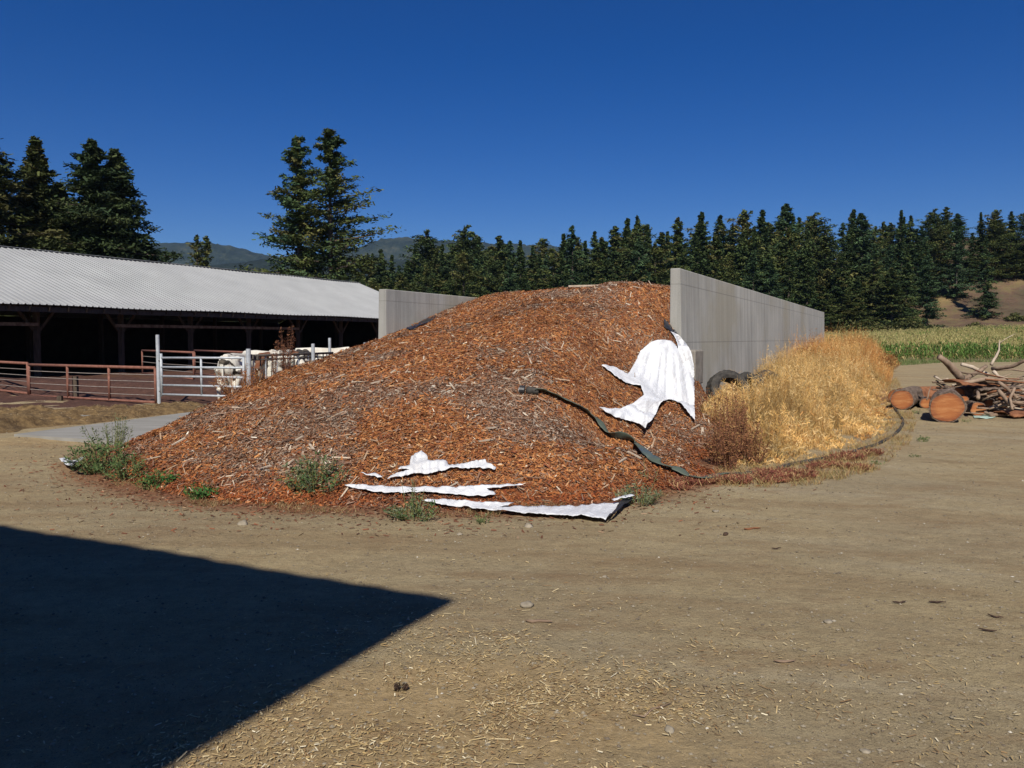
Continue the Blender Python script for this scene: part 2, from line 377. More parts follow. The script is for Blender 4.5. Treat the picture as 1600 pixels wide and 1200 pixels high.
def pile_n(x, y):                                       # with lumps
    z = pile0(x, y); m = ss(z, -.1, .25)
    return z+m*(.085*fbm(x/1.7, y/1.7, 21, 3)+.055*fbm(x/.42, y/.42, 22, 3)+.05*(.3-np.abs(fbm(x/.9, y/.9, 24, 2)))+.03*fbm(x/.11, y/.11, 23, 2))
BLK = (-.79, .71, -.76, -.01, 1.43)
def support(x, y, n=True):
    z = np.maximum(pile_n(x, y) if n else pile0(x, y), terrain(x, y)); z = np.where(pile_ok(x, y) | (y < 16), z, terrain(x, y))
    s, t = st(x, y); b = (s > BLK[0]) & (s < BLK[1]+.02) & (t > BLK[2]-.04) & (t < BLK[3]); return np.where(b, np.maximum(z, BLK[4]+.02), z)
def support_w(x, y):
    z = support(x, y, True); s, t = st(x, y); return np.where((s > -.01) & (s < .30) & (t > -.03), np.maximum(z, 3.1), z)
def march(px, py, hf, y0=6.0, y1=34, n=700):
    d = ray(px, py); ts = np.linspace(y0, y1, n)
    prev = np.full(len(d), y0); hit = np.full(len(d), np.nan)
    Xs = d[:, 0][:, None]*ts; Ys = d[:, 1][:, None]*ts; Zs = EYE+d[:, 2][:, None]*ts
    below = Zs < hf(Xs, Ys); idx = below.argmax(1); idx = np.where(below.any(1), idx, n-1)
    lo = ts[np.maximum(idx-1, 0)]; hi = ts[idx]
    for _ in range(10):
        m = (lo+hi)/2; b = (EYE+d[:, 2]*m) < hf(d[:, 0]*m, d[:, 1]*m); hi = np.where(b, m, hi); lo = np.where(b, lo, m)
    return np.stack([d[:, 0]*lo, d[:, 1]*lo, EYE+d[:, 2]*lo], -1), d

# ---------------------------------------------------------------- ground sheet
N = 270; kk = math.asinh(3500/7.0)/N; ax = 7.0*np.sinh(kk*np.arange(-N, N+1)); ay = ax+9
GX, GY = np.meshgrid(ax, ay); GZ = terrain(GX, GY)
gc = np.zeros((GX.size, 3)); pz = np.full(GX.shape, -9.0)
near = (np.abs(GX) < 12) & (GY > 4) & (GY < 32); pz[near] = pile0(GX[near], GY[near])
gc[:, 0] = (ss(pz, -.40, .02)*.85).ravel()
def blob(px, py, rx, ry, a=1):
    c = gp(px, py); return a*np.exp(-(((GX-c[0])/rx)**2+((GY-c[1])/ry)**2))
strawz = blob(640, 1120, 1.0, .8, .8)+blob(900, 1080, 1.0, .7, .55)+blob(430, 1170, .8, .5, .7)+blob(1200, 1190, .8, .4, .45)+blob(60, 690, 2.2, 1.2, .9)+blob(10, 720, 2, .8, .6)+blob(1400, 735, 1.2, .5, .3)
gc[:, 1] = strawz.ravel()
s_, t_ = st(GX, GY)
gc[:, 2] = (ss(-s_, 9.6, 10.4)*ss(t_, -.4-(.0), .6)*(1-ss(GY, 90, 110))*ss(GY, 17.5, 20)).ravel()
n1 = len(ax); I = np.arange(n1*n1).reshape(n1, n1)
FQ = np.stack([I[:-1, :-1], I[:-1, 1:], I[1:, 1:], I[1:, :-1]], -1).reshape(-1, 4)
g = link('ground', mesh_np('ground', np.stack([GX, GY, GZ], -1).reshape(-1, 3), FQ, gc, True), M['ground']); tag(g, kind='structure')
# field stubble / dry hillside tone is a second sheet that lies over the ground beyond the yard
def m_hill():
    n = NT('dry_hillside'); c = n.ramp(n.noise(.075, 10, .72), [(.40, (.055, .045, .026)), (.52, (.125, .078, .050)), (.66, (.27, .19, .08))])
    c = n.mix(n.ramp(n.noise(.6, 6, .7), [(.45, g3(0)), (.7, g3(.7))]), c, (.07, .075, .035)); n.color(c); n.bump(n.noise(.8, 8), .8, .5); return n.m
hx = np.arange(-90, 260, 4.0); hy = np.r_[np.arange(112, 300, 4.0)]
HX, HY = np.meshgrid(hx, hy); I = np.arange(HX.size).reshape(HX.shape)
hs = link('hillside', mesh_np('hillside', np.stack([HX, HY, terrain(HX, HY)+.25*ss(HY, 112, 118)-.05], -1).reshape(-1, 3),
     np.stack([I[:-1, :-1], I[:-1, 1:], I[1:, 1:], I[1:, :-1]], -1).reshape(-1, 4), None, True), m_hill()); tag(hs, kind='structure')
# distant wooded hills
def m_far():
    n = NT('wooded_mountain'); c = n.ramp(n.noise(.012, 12, .8), [(.38, (.008, .016, .014)), (.52, (.022, .034, .024)), (.66, (.075, .078, .050))])
    n.color(c); n.bump(n.noise(.03, 8, .7), 1, 12); return n.m
mfar = m_far()
def ridge_obj(name, prof, Y0, depth, base_py=540, seed=0):
    xs = np.linspace(prof[0][0], prof[-1][0], 1100); ys = np.interp(xs, [p[0] for p in prof], [p[1] for p in prof])
    rows = 30; V = []
    for j in range(rows):
        f = j/(rows-1); Yj = Y0+depth*(f if f < .6 else f)
        env = math.sin(min(1, f/.6)*math.pi/2) if f < .6 else math.cos((f-.6)/.4*math.pi/2)
        Yc = Y0+depth*.6; top = EYE+(HOR-ys)/F*Yc
        X = (xs-800)/F*Yc; zz = (top)*env+16*fbm(X/120, (Yj+0*X)/120, seed, 5)*env*.5+(Y0/220.)*vnoise(X/9, (Yj+0*X)/9, seed)-3
        V.append(np.stack([X, Yj+0*X, zz], -1))
    V = np.array(V); I = np.arange(rows*len(xs)).reshape(rows, -1)
    o = link(name, mesh_np(name, V.reshape(-1, 3), np.stack([I[:-1, :-1], I[:-1, 1:], I[1:, 1:], I[1:, :-1]], -1).reshape(-1, 4), None, True), mfar); tag(o, kind='structure'); return o
ridge_obj('far_mountain', [(-400, 420), (-100, 380), (60, 372), (200, 378), (262, 381), (310, 382), (360, 384), (400, 394), (450, 402), (560, 392), (600, 375), (630, 373), (690, 376), (740, 380), (860, 386), (1000, 400), (1300, 420), (1900, 440)], 2000, 800, seed=5)
ridge_obj('near_hills', [(-400, 430), (0, 420), (250, 412), (330, 416), (430, 404), (470, 404), (560, 412), (680, 402), (760, 400), (860, 408), (1000, 424), (1900, 450)], 900, 500, seed=9)

# ---------------------------------------------------------------- concrete bunker walls
def bunker_wall(name, s0, s1, t0, t1, h, lean, label):
    me = empty(name, bk(s0, t0), -R(26.4)); w = s1-s0; L = t1-t0; b = MB(); ny = 60; nz = 12
    def xl(z): return 0 if lean > 0 else -.08*(1-z/h)
    def xr(z): return w+(.09*(1-z/h) if lean > 0 else 0)
    def H(y): return h
    V = []; Fc = []
    def grid(fn, nu, nv):
        base = len(V)
        for j in range(nv+1):
            for i in range(nu+1): V.append(fn(i/nu, j/nv))
        for j in range(nv):
            for i in range(nu):
                a = base+j*(nu+1)+i; Fc.append((a, a+1, a+nu+2, a+nu+1))
    e = .015
    zt = h
    grid(lambda u, v: (xr(v*zt), u*L, v*zt), ny, nz)
    grid(lambda u, v: (xl(v*zt), (1-u)*L, v*zt), ny, nz)
    grid(lambda u, v: (xl(v*zt)+(xr(v*zt)-xl(v*zt))*u, 0, v*zt), 2, nz)
    grid(lambda u, v: (xr(v*zt)-(xr(v*zt)-xl(v*zt))*u, L, v*zt), 2, nz)
    grid(lambda u, v: (w*u, v*L, h), 2, ny)
    b.add(V, Fc)
    o = b.build(name, M['wall']); o.location = me.location; o.rotation_euler = me.rotation_euler; bpy.data.objects.remove(me)
    import bmesh
    bm = bmesh.new(); bm.from_mesh(o.data); bmesh.ops.remove_doubles(bm, verts=bm.verts, dist=1e-4)
    bmesh.ops.recalc_face_normals(bm, faces=bm.faces); bm.to_mesh(o.data); bm.free()
    bv = o.modifiers.new('bevel', 'BEVEL'); bv.width = .018; bv.segments = 2; bv.limit_method = 'ANGLE'; bv.angle_limit = R(40)
    tag(o, label, 'wall', 'bunker walls'); return o
bunker_wall('concrete_wall', 0, .21, 0, 31.5, 3.12, 1, 'tall grey concrete bunker wall on the right side of the bark pile, dry grass along its foot')
bunker_wall('concrete_wall', LW_S, LW_S+.26, LW_T, 35, 3.14, -1, 'concrete bunker wall at the left edge of the bark pile, beside the white barn roof')
bw = empty('concrete_wall'); bpy.data.objects.remove(bw)
# stacked lock blocks in front of the right wall's end
for i, (lab) in enumerate(('lower concrete block standing on the ground under the white plastic', 'upper concrete block of the stack beside the right wall, draped in white plastic')):
    o = MB().box((0, 0, .355), (1.5, .74, .70)).build('concrete_block', M['block'], bevel=.03)
    c = bk(-.04+.02*i, -.385, .0+.715*i); o.location = c; o.rotation_euler = (0, 0, -R(26.4)+.015*i); tag(o, lab, 'block')

# ---------------------------------------------------------------- chip pile
st_x = np.arange(-9, 12.5, .075); st_y = np.arange(6.8, 44, .075)
X, Y = np.meshgrid(st_x, st_y); Z = pile_n(X, Y); ok = pile_ok(X, Y) & (Z > -.06)
Z = np.maximum(Z, -.06)+0*Z
I = -np.ones(X.shape, int); 
fm = ok[:-1, :-1] & ok[1:, :-1] & ok[:-1, 1:] & ok[1:, 1:]
use = np.zeros(X.shape, bool); use[:-1, :-1] |= fm; use[1:, :-1] |= fm; use[:-1, 1:] |= fm; use[1:, 1:] |= fm
I[use] = np.arange(use.sum())
FQ = np.stack([I[:-1, :-1], I[:-1, 1:], I[1:, 1:], I[1:, :-1]], -1)[fm]
po = link('wood_chip_pile', mesh_np('wood_chip_pile', np.stack([X, Y, Z], -1)[use], FQ, None, True), M['pile'])
tag(po, 'huge heap of reddish brown bark and wood chips spilling out between the two concrete walls', 'chip pile', kind='stuff')

def pick(n, pal, w): 
    pal = np.array(pal); w = np.array(w)/sum(w); return pal[rng.choice(len(pal), n, p=w)]
def flakes(P, L, Wd, az, tilt, roll, colr, thick=None):
    """flat chips: P centre, L length, Wd width"""
    n = len(P)
    ca, sa = np.cos(az), np.sin(az); ct, st__ = np.cos(tilt), np.sin(tilt)
    u = np.stack([ca*ct, sa*ct, st__], -1)
    v0 = np.stack([-sa, ca, 0*sa], -1); w0 = np.cross(u, v0)
    v = v0*np.cos(roll)[:, None]+w0*np.sin(roll)[:, None]
    a = u*L[:, None]/2; b = v*Wd[:, None]/2
    V = np.stack([P-a-b*.7, P+a*.95-b, P+a*1.05+b*.6, P-a*.9+b], 1).reshape(-1, 3)
    Fc = np.arange(n*4).reshape(n, 4); return V, Fc, np.repeat(colr, 4, 0)
def pile_points(n, pw=1.2, ymax=33):
    out = []
    tot = 0
    while tot < n:
        m = 60000; u = rng.random(m); Yv = 7.3*(ymax/7.3)**u      # density falls off as 1/Y
        Xv = rng.uniform(-8.5, 8, m); k = rng.random(m) < (7.3/Yv)**(pw-1)
        Xv, Yv = Xv[k], Yv[k]; Zv = pile_n(Xv, Yv); k = pile_ok(Xv, Yv) & (Zv > -.01); q = np.stack([Xv, Yv, Zv], -1)[k]
        out.append(q); tot += len(q)
    return np.concatenate(out)[:n]
Pp = pile_points(430000, 1.35); n = len(Pp)
gx = (pile_n(Pp[:, 0]+.1, Pp[:, 1])-pile_n(Pp[:, 0]-.1, Pp[:, 1]))/.2; gy = (pile_n(Pp[:, 0], Pp[:, 1]+.1)-pile_n(Pp[:, 0], Pp[:, 1]-.1))/.2
az = rng.uniform(0, 2*math.pi, n); tl = np.arctan(gx*np.cos(az)+gy*np.sin(az))+rng.normal(0, .27, n); rl = rng.normal(0, .42, n)+np.arctan(-gx*np.sin(az)+gy*np.cos(az))
sc = rng.random(n); L = np.where(sc < .87, rng.uniform(.014, .042, n), np.where(sc < .988, rng.uniform(.04, .085, n), rng.uniform(.09, .22, n)))*(1+.035*(Pp[:, 1]-8))
Wd = L*rng.uniform(.13, .38, n); Wd = np.where(sc > .988, L*.09, Wd)
pat = fbm(Pp[:, 0]/1.1, Pp[:, 1]/1.1, 31, 4)+.25*fbm(Pp[:, 0]/.25, Pp[:, 1]/.25, 32, 2)
org = pick(n, [(.36, .135, .042), (.29, .10, .034), (.20, .062, .026), (.42, .185, .065), (.11, .035, .017), (.48, .28, .14), (.62, .50, .36)], [26, 24, 16, 16, 11, 5, 1.2])
gry = pick(n, [(.22, .14, .095), (.155, .085, .055), (.29, .21, .155), (.26, .115, .055), (.085, .045, .03), (.46, .37, .28), (.64, .56, .45)], [24, 22, 16, 20, 12, 5, 1.6])
cc = np.where((pat+rng.normal(0, .16, n) >.14)[:, None], gry, org)*rng.uniform(.78, 1.15, n)[:, None]*np.array([1.07, 1.12, 1.12])*(1+.35*fbm(Pp[:, 0]/2.6, Pp[:, 1]/2.6, 33, 3))[:, None]
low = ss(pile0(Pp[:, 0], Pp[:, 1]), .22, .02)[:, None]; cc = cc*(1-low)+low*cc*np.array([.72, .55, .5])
cc[sc > .988] = pick((sc > .988).sum(), [(.36, .25, .16), (.22, .13, .085), (.52, .42, .31)], [4, 7, 1])
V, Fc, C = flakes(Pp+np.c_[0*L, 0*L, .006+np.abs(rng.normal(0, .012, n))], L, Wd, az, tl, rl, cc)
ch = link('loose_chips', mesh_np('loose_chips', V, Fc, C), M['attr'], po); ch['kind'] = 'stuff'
# splintered sticks (fat slivers) on the pile
b = MB(); random.seed(3); Q = pile_points(120)
for q in Q:
    a = random.uniform(0, math.pi); l = random.uniform(.08, .22); w = random.uniform(.008, .018); u = Vector((math.cos(a), math.sin(a), 0))*l/2
    p = Vector(q)+Vector((0, 0, .03)); pa = p-u; pb = p+u
    pa.z = float(pile_n(pa.x, pa.y))+.02; pb.z = float(pile_n(pb.x, pb.y))+.035
    b.beam(pa, pb, w*2, w)
o = b.build('splinters', M['palewood'], po); o['kind'] = 'stuff'
# pale board on top of the pile
a = py_(888, 454, 24.2); c = py_(958, 451.5, 24.3)
o = MB().beam((a[0], a[1], float(pile_n(a[0], a[1]))+.09), (c[0], c[1], float(pile_n(c[0], c[1]))+.10), .14, .05).build('board', M['palewood']); tag(o, 'pale grey board lying along the top of the bark pile', 'board')

# ---------------------------------------------------------------- plastic sheets draped on pile / ground
def inside(poly, x, y):
    c = False; n = len(poly)
    for i in range(n):
        x0, y0 = poly[i]; x1, y1 = poly[i-1]
        if (y0 > y) != (y1 > y) and x < (x1-x0)*(y-y0)/(y1-y0)+x0: c = not c
    return c
def sheet(name, poly, mat, label, lift=.03, step=3.0, fold=None, jitter=.8, parent=None, cat='plastic sheet', hf=None, th=.004, seed=0):
    rd = random.Random(seed+len(poly)); bp = []
    for i in range(len(poly)):
        a = poly[i]; c = poly[(i+1) % len(poly)]; L = math.dist(a, c); k = max(1, int(L/step))
        for j in range(k):
            t = j/k; bp.append((a[0]+(c[0]-a[0])*t+(rd.uniform(-jitter, jitter) if j else 0), a[1]+(c[1]-a[1])*t+(rd.uniform(-jitter, jitter)*.6 if j else 0)))
    xs = [p[0] for p in bp]; ys = [p[1] for p in bp]; inn = []
    sy = step*.6
    y = min(ys)+sy/2
    while y < max(ys):
        x = min(xs)+step/2
        while x < max(xs):
            if inside(bp, x, y): inn.append((x, y))
            x += step
        y += sy
    pts = [Vector(p) for p in bp+inn]; m = len(bp)
    vs, es, fs, *_ = delaunay_2d_cdt(pts, [(i, (i+1) % m) for i in range(m)], [], 1, 1e-4)
    px = np.array([v.x for v in vs]); py = np.array([v.y for v in vs])
    hfn = hf or support_w
    H, d = march(px, py, lambda x, y: hfn(x, y)+lift)
    H = H+np.c_[0*px, 0*px, .02*fbm(px/9, py/5, 40+seed)]
    if fold is not None: H = H-(d/np.linalg.norm(d, axis=1)[:, None])*fold(px, py)[:, None]
    me = bpy.data.meshes.new(name); me.from_pydata(H.tolist(), [], [tuple(f) for f in fs]); me.polygons.foreach_set('use_smooth', [True]*len(me.polygons)); me.update()
    o = link(name, me, mat, parent); s_ = o.modifiers.new('thickness', 'SOLIDIFY'); s_.thickness = th; s_.offset = 1
    if label: tag(o, label, cat)
    return o
tarp = [(940, 570), (948, 570), (958, 572), (968, 577), (981, 584), (988, 574), (995, 560), (1001, 547), (1010, 540), (1018, 534), (1028, 531), (1040, 531), (1050, 533), (1056, 540), (1060, 545),
        (1058, 534), (1054, 525), (1048, 518), (1060, 523), (1068, 532), (1076, 542), (1081, 553), (1084, 570), (1085, 600), (1085, 630), (1086, 655), (1079, 648), (1073, 640), (1066, 632), (1055, 625), (1046, 624),
        (1036, 626), (1029, 634), (1025, 646), (1018, 656), (1012, 662), (1008, 669), (1000, 663), (980, 656), (960, 650), (946, 643), (936, 636), (952, 638), (970, 638), (985, 632), (996, 624), (1006, 617), (1004, 609), (1001, 602), (990, 600), (978, 598), (966, 590), (954, 580)]
def tfold(px, py):
    cx = 1045; a = (px-cx)/(1+.012*(py-530)); k = ss(py, 535, 560)*ss(px, 990, 1010)
    f = .085*np.abs(np.sin(a*.17+.3))**.8+.055*np.abs(np.sin(a*.41+1+py*.004))+.026*np.abs(np.sin(a*.93+2))
    f2 = .03*np.sin((px+py*.9)*.28)+.02*np.sin((px*.3-py)*.33)
    return .045+k*f+(1-k)*f2*.6
sheet('draped_plastic', tarp, M['plastic'], 'large white plastic sheet draped over the concrete blocks at the right wall end', .055, 2.0, tfold, .4, seed=1)
sheet('black_plastic_flap', [(1038, 498), (1043, 502), (1050, 510), (1056, 517), (1062, 524), (1056, 524), (1048, 518), (1041, 513), (1038, 510)], M['blackplastic'], 'black plastic flap curling round the foot of the right wall end', .03, 2.0, lambda px, py: .06+0*px, .3)
sheet('white_plastic_scrap', [(642, 712), (650, 706), (659, 705), (666, 709), (668, 718), (678, 720), (690, 719), (698, 721), (701, 726), (715, 724), (730, 724), (742, 719), (758, 718), (763, 724), (776, 730), (772, 733), (760, 731), (745, 730), (720, 731), (704, 731), (690, 735), (670, 739), (645, 740), (630, 743), (612, 746), (605, 747), (612, 742), (630, 737), (640, 734), (622, 732), (625, 729), (640, 727)], M['plastic'], 'jagged white plastic scrap sticking out of the chips above the long strips', .05, 2.5, lambda x, y: .03+.02*np.sin(x*.5), .9, seed=3)
sheet('white_plastic_scrap', [(563, 739), (574, 740), (586, 738), (594, 741), (598, 745), (590, 746), (582, 742), (570, 741)], M['plastic'], 'tiny white plastic scrap left of the jagged scrap', .05, 2, lambda x, y: .03+0*x, .4, seed=4)
sheet('white_plastic_strip', [(538, 757), (560, 757), (600, 759), (650, 760), (700, 760), (740, 759), (780, 757), (812, 755), (818, 757), (800, 760), (760, 763), (770, 768), (775, 772), (755, 775), (720, 773), (690, 770), (655, 768), (620, 769), (590, 768), (560, 764)], M['plastic'], 'long white plastic strip half buried at the toe of the bark pile', .05, 3, lambda x, y: .02+.012*np.sin(x*.2), .5, seed=5)
sheet('white_plastic_strip', [(660, 781), (680, 779), (705, 779), (740, 783), (770, 784), (804, 786), (790, 789), (775, 792), (800, 791), (840, 790), (880, 791), (920, 788), (950, 786), (968, 784), (962, 796), (955, 803), (946, 810), (935, 808), (905, 805), (870, 803), (830, 801), (800, 799), (775, 796), (745, 795), (725, 790), (700, 789), (680, 786)], M['plastic'], 'long folded white plastic strip on the dirt at the foot of the bark pile', .045, 3, lambda x, y: .03+.02*np.sin(x*.13)+.012*np.sin(x*.31+y*.4), .5, seed=6)
sheet('black_plastic_flap', [(968, 784), (975, 778), (984, 775), (990, 778), (985, 782), (976, 787), (968, 795), (958, 803), (948, 809), (955, 802), (962, 795)], M['blackplastic'], 'black underside of the sheet folded up beside the small grey weed', .06, 2, lambda x, y: .03+0*x, .4, seed=7)
sheet('white_plastic_scrap', [(956, 779), (972, 775), (984, 772), (992, 775), (986, 776), (974, 778), (960, 781)], M['plastic'], 'thin white plastic sliver at the end of the folded strip', .09, 2, lambda x, y: .05+0*x, .3, seed=8)
sheet('black_plastic_edge', [(634, 514), (645, 508), (655, 502), (668, 497), (681, 492), (678, 498), (668, 504), (655, 509), (642, 515)], M['blackplastic'], 'strip of black plastic against the left bunker wall', .035, 2, lambda x, y: 0*x, .3, seed=9)
for k, pl in enumerate([[(92, 716), (100, 715), (112, 719), (122, 716), (134, 712), (128, 718), (118, 722), (112, 728), (104, 726), (96, 722)]]):
    sheet('white_plastic_scrap', pl, M['plastic'], 'crumpled white plastic scrap on the dirt at far left beside green weeds', .08, 2, lambda x, y: .04+.05*np.sin(x*.6), .6, seed=10+k, hf=lambda x, y: terrain(x, y))
sheet('black_plastic_flap', [(103, 719), (112, 721), (121, 719), (116, 723), (108, 723)], M['blackplastic'], 'small black plastic bit on the crumpled white scrap', .17, 2, lambda x, y: .03+0*x, .4, seed=12, hf=lambda x, y: terrain(x, y))
def hose(name, pix, w, th, mat, label, lift=.03, parts=True):
    px = np.array([p[0] for p in pix], float); py = np.array([p[1] for p in pix], float)
    tt = np.arange(len(px)); f = np.linspace(0, len(px)-1, (len(px)-1)*6+1)
    def cr(v):
        out = []
        for q in f:
            i = min(int(q), len(v)-2); u = q-i; p0 = v[max(i-1, 0)]; p1 = v[i]; p2 = v[i+1]; p3 = v[min(i+2, len(v)-1)]
            out.append(.5*((2*p1)+(-p0+p2)*u+(2*p0-5*p1+4*p2-p3)*u*u+(-p0+3*p1-3*p2+p3)*u**3))
        return np.array(out)
    H, d = march(cr(px), cr(py), lambda x, y: support(x, y, True)+lift+.015); b = MB(); m = len(H); k = 10; vs = []
    for i in range(m):
        t = Vector(H[min(i+1, m-1)]-H[max(i-1, 0)]).normalized(); up = Vector((0, 0, 1)); sd = t.cross(up).normalized(); up = sd.cross(t)
        tw = (.16*math.sin(i*.33)+.14*math.sin(i*.13)+1.0*math.exp(-((i-48)/7)**2)) if w > th*2 else 0
        s2 = sd*math.cos(tw)+up*math.sin(tw); u2 = up*math.cos(tw)-sd*math.sin(tw)
        for j in range(k):
            a = 2*math.pi*j/k; vs.append(Vector(H[i])+Vector((0, 0, .02+abs(math.sin(tw))*w*.3))+s2*math.cos(a)*w/2+u2*math.sin(a)*th/2)
    b.add(vs, [(i*k+j, i*k+(j+1) % k, (i+1)*k+(j+1) % k, (i+1)*k+j) for i in range(m-1) for j in range(k)]+[tuple(range(k)), tuple((m-1)*k+j for j in range(k))])
    return b, H
e0 = empty('hose'); tag(e0, 'flat dark green hose lying down the bark pile to the red weeds', 'hose')
b, H = hose('h', [(836, 611), (850, 613), (875, 622), (900, 634), (918, 646), (932, 657), (944, 671), (955, 683), (970, 687), (986, 690), (997, 698), (1010, 710), (1022, 720), (1035, 728), (1050, 733), (1062, 738), (1078, 746), (1092, 750), (1106, 748), (1122, 744), (1138, 743)], .135, .02, 0, '')
b.build('tube', M['hose'], e0, True)
q = Vector(H[0]); dd = (Vector(H[0])-Vector(H[3])).normalized()
MB().tube([q-dd*.05, q, q+dd*.10, q+dd*.12], [.04, .05, .055, .045], 12).build('coupling', M['rubber'], e0, True)
c = q+dd*.14; MB().tube([c, c+dd*.07], [.062, .062], 14).build('collar', M['blackplastic'], e0)
c2 = c+dd*.072; MB().tube([c2, c2+dd*.006], [.034, .034], 12).build('end_cap', M['plastic'], e0)
e1 = empty('pipe'); tag(e1, 'thin black pipe curving through the red weeds round the dry grass to the logs', 'pipe')
b, H = hose('h', [(1138, 745), (1170, 742), (1205, 737), (1240, 727), (1280, 720), (1320, 712), (1345, 704), (1370, 696), (1392, 684), (1406, 672), (1411, 660), (1406, 650), (1398, 640)], .055, .05, 0, '', -.02)
b.build('tube', M['rubber'], e1, True)

# ---------------------------------------------------------------- barn
B0 = Vector((-19.6, 30.7, 0)); Dv = Vector((DX, DY, 0)); Pv = Vector((PX, PY, 0)); UP = Vector((0, 0, 1))
def bp(t, w, z): return B0+Dv*t-Pv*w+UP*z               # t along, w back from the eave
EZ, RZ, HW, T0, T1 = 2.98, 6.08, 8.3, -13.0, 33.2
barn = empty('barn', bp(T0, 0, 0)); tag(barn, 'long open cattle barn with white corrugated metal roof and black shaded interior', 'barn')
def bw_(b, name, mat, **k): 
    b.v = [tuple(Vector(v)-barn.location) for v in b.v]; return b.build(name, mat, barn, **k)
pitch_n = (UP*HW+Pv*(RZ-EZ)).normalized()
def slope(sign):
    V = []; Fc = []; m = 5; ts = []
    for i in range(int((T1-T0)/.29)): ts += [(T0+i*.29+o_, h_) for o_, h_ in ((0, 0), (.055, 0), (.08, .045), (.11, .045), (.135, 0), (.20, 0), (.215, .012), (.23, 0))]
    nT = len(ts)-1
    for t, hgt in ts:
        for j in range(m):
            f = j/(m-1); w = (f*HW) if sign > 0 else (2*HW-f*HW); z = EZ+(RZ-EZ)*f
            sag = .02*math.sin(t*.7+f*3)
            nn = pitch_n if sign > 0 else (UP*HW-Pv*(RZ-EZ)).normalized()
            V.append(bp(t, w, z+sag)+nn*hgt)
    for i in range(nT):
        for j in range(m-1): a = i*m+j; Fc.append((a, a+1, a+m+1, a+m))
    b = MB(); b.add(V, Fc); return b
r1 = bw_(slope(1), 'roof', M['roof']); s1 = r1.modifiers.new('thickness', 'SOLIDIFY'); s1.thickness = .01; s1.offset = -1
r2 = bw_(slope(-1), 'roof', M['roof'], smooth=True)
b = MB(); b.beam(bp(T0, HW-.12, RZ+.02), bp(T1, HW-.12, RZ+.02), .28, .02); b.beam(bp(T0, HW+.12, RZ+.02), bp(T1, HW+.12, RZ+.02), .28, .02); bw_(b, 'ridge_cap', M['roof'])
bw_(MB().beam(bp(T0, .16, EZ-.16), bp(T1, .16, EZ-.16), .04, .20), 'eave_board', M['wood_dark'])
bw_(MB().beam(bp(T0, 1.5, EZ+.22), bp(T1, 1.5, EZ+.22), .14, .30), 'header_beam', M['wood_dark'])
for t in [2.4+4*k for k in range(-3, 8)]:
    p = bw_(MB().beam(bp(t, 1.5, -.1), bp(t, 1.5, EZ+.07), .20, .20), 'post', M['wood_dark'])
    for sg in (-1, 1):
        bb = MB().beam(bp(t+sg*.12, 1.5, 2.0), bp(t+sg*.95, 1.5, EZ+.05), .09, .12); bb.v = [tuple(Vector(v)-barn.location) for v in bb.v]
        bb.build('brace', M['wood_dark'], p)
    bw_(MB().beam(bp(t, HW, -.1), bp(t, HW, RZ-.3), .2, .2), 'post', M['wood_dark'])
k = T0+.3
while k < T1-.2:
    bw_(MB().beam(bp(k, .05, EZ-.13), bp(k, HW-.1, RZ-.16), .05, .17), 'rafter', M['wood_dark']); k += .82
for (a, c) in ((T0, 2.4), (6.0, 18.3)): bw_(MB().beam(bp(a, 1.35, 2.24), bp(c, 1.35, 2.24), .05, .14), 'rail_board', M['branchwood'])
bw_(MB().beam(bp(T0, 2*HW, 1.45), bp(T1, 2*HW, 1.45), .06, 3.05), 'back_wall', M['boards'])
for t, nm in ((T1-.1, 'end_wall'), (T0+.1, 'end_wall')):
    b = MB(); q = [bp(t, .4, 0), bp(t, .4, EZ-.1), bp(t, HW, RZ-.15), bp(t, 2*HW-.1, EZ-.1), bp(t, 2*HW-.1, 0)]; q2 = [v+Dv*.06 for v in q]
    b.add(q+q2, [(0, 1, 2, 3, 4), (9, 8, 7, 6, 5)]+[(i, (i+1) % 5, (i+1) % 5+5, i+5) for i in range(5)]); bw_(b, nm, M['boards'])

# ---------------------------------------------------------------- shed behind the photographer (its roof corner throws the foreground shadow)
SH = 6.0; cs = gp(712, 943); off = SH/math.tan(SUN_EL); hv = Vector((sh[0], sh[1], 0))
corner = Vector((cs[0], cs[1], SH))+hv*off
shed = empty('farm_shed', (corner.x, corner.y, 0)); tag(shed, 'tall metal shed behind the viewer whose dark shadow covers the lower left ground', 'shed')
def sp(a, c, z): return -Pv*a-Dv*c+UP*z
b = MB(); nC = 110; V = []; Fc = []
for i in range(nC+1):
    a = i*.2; V += [sp(a, 0, -.0+.02*(i % 2)), sp(a, 26, .02*(i % 2))]
for i in range(nC): Fc.append((2*i, 2*i+1, 2*i+3, 2*i+2))
b.add([v+UP*SH for v in V], Fc); o = b.build('roof', M['roof'], shed); o.modifiers.new('thickness', 'SOLIDIFY').thickness = .03
b = MB()
for q0, q1 in (((3.2, .3), (21.7, .3)), ((3.2, .3), (3.2, 25.7)), ((21.7, .3), (21.7, 25.7))):
    a = sp(*q0, (SH-.1)/2); c = sp(*q1, (SH-.1)/2); b = MB().beam(a, c, .08, SH-.12); b.build('wall', M['boards'], shed)

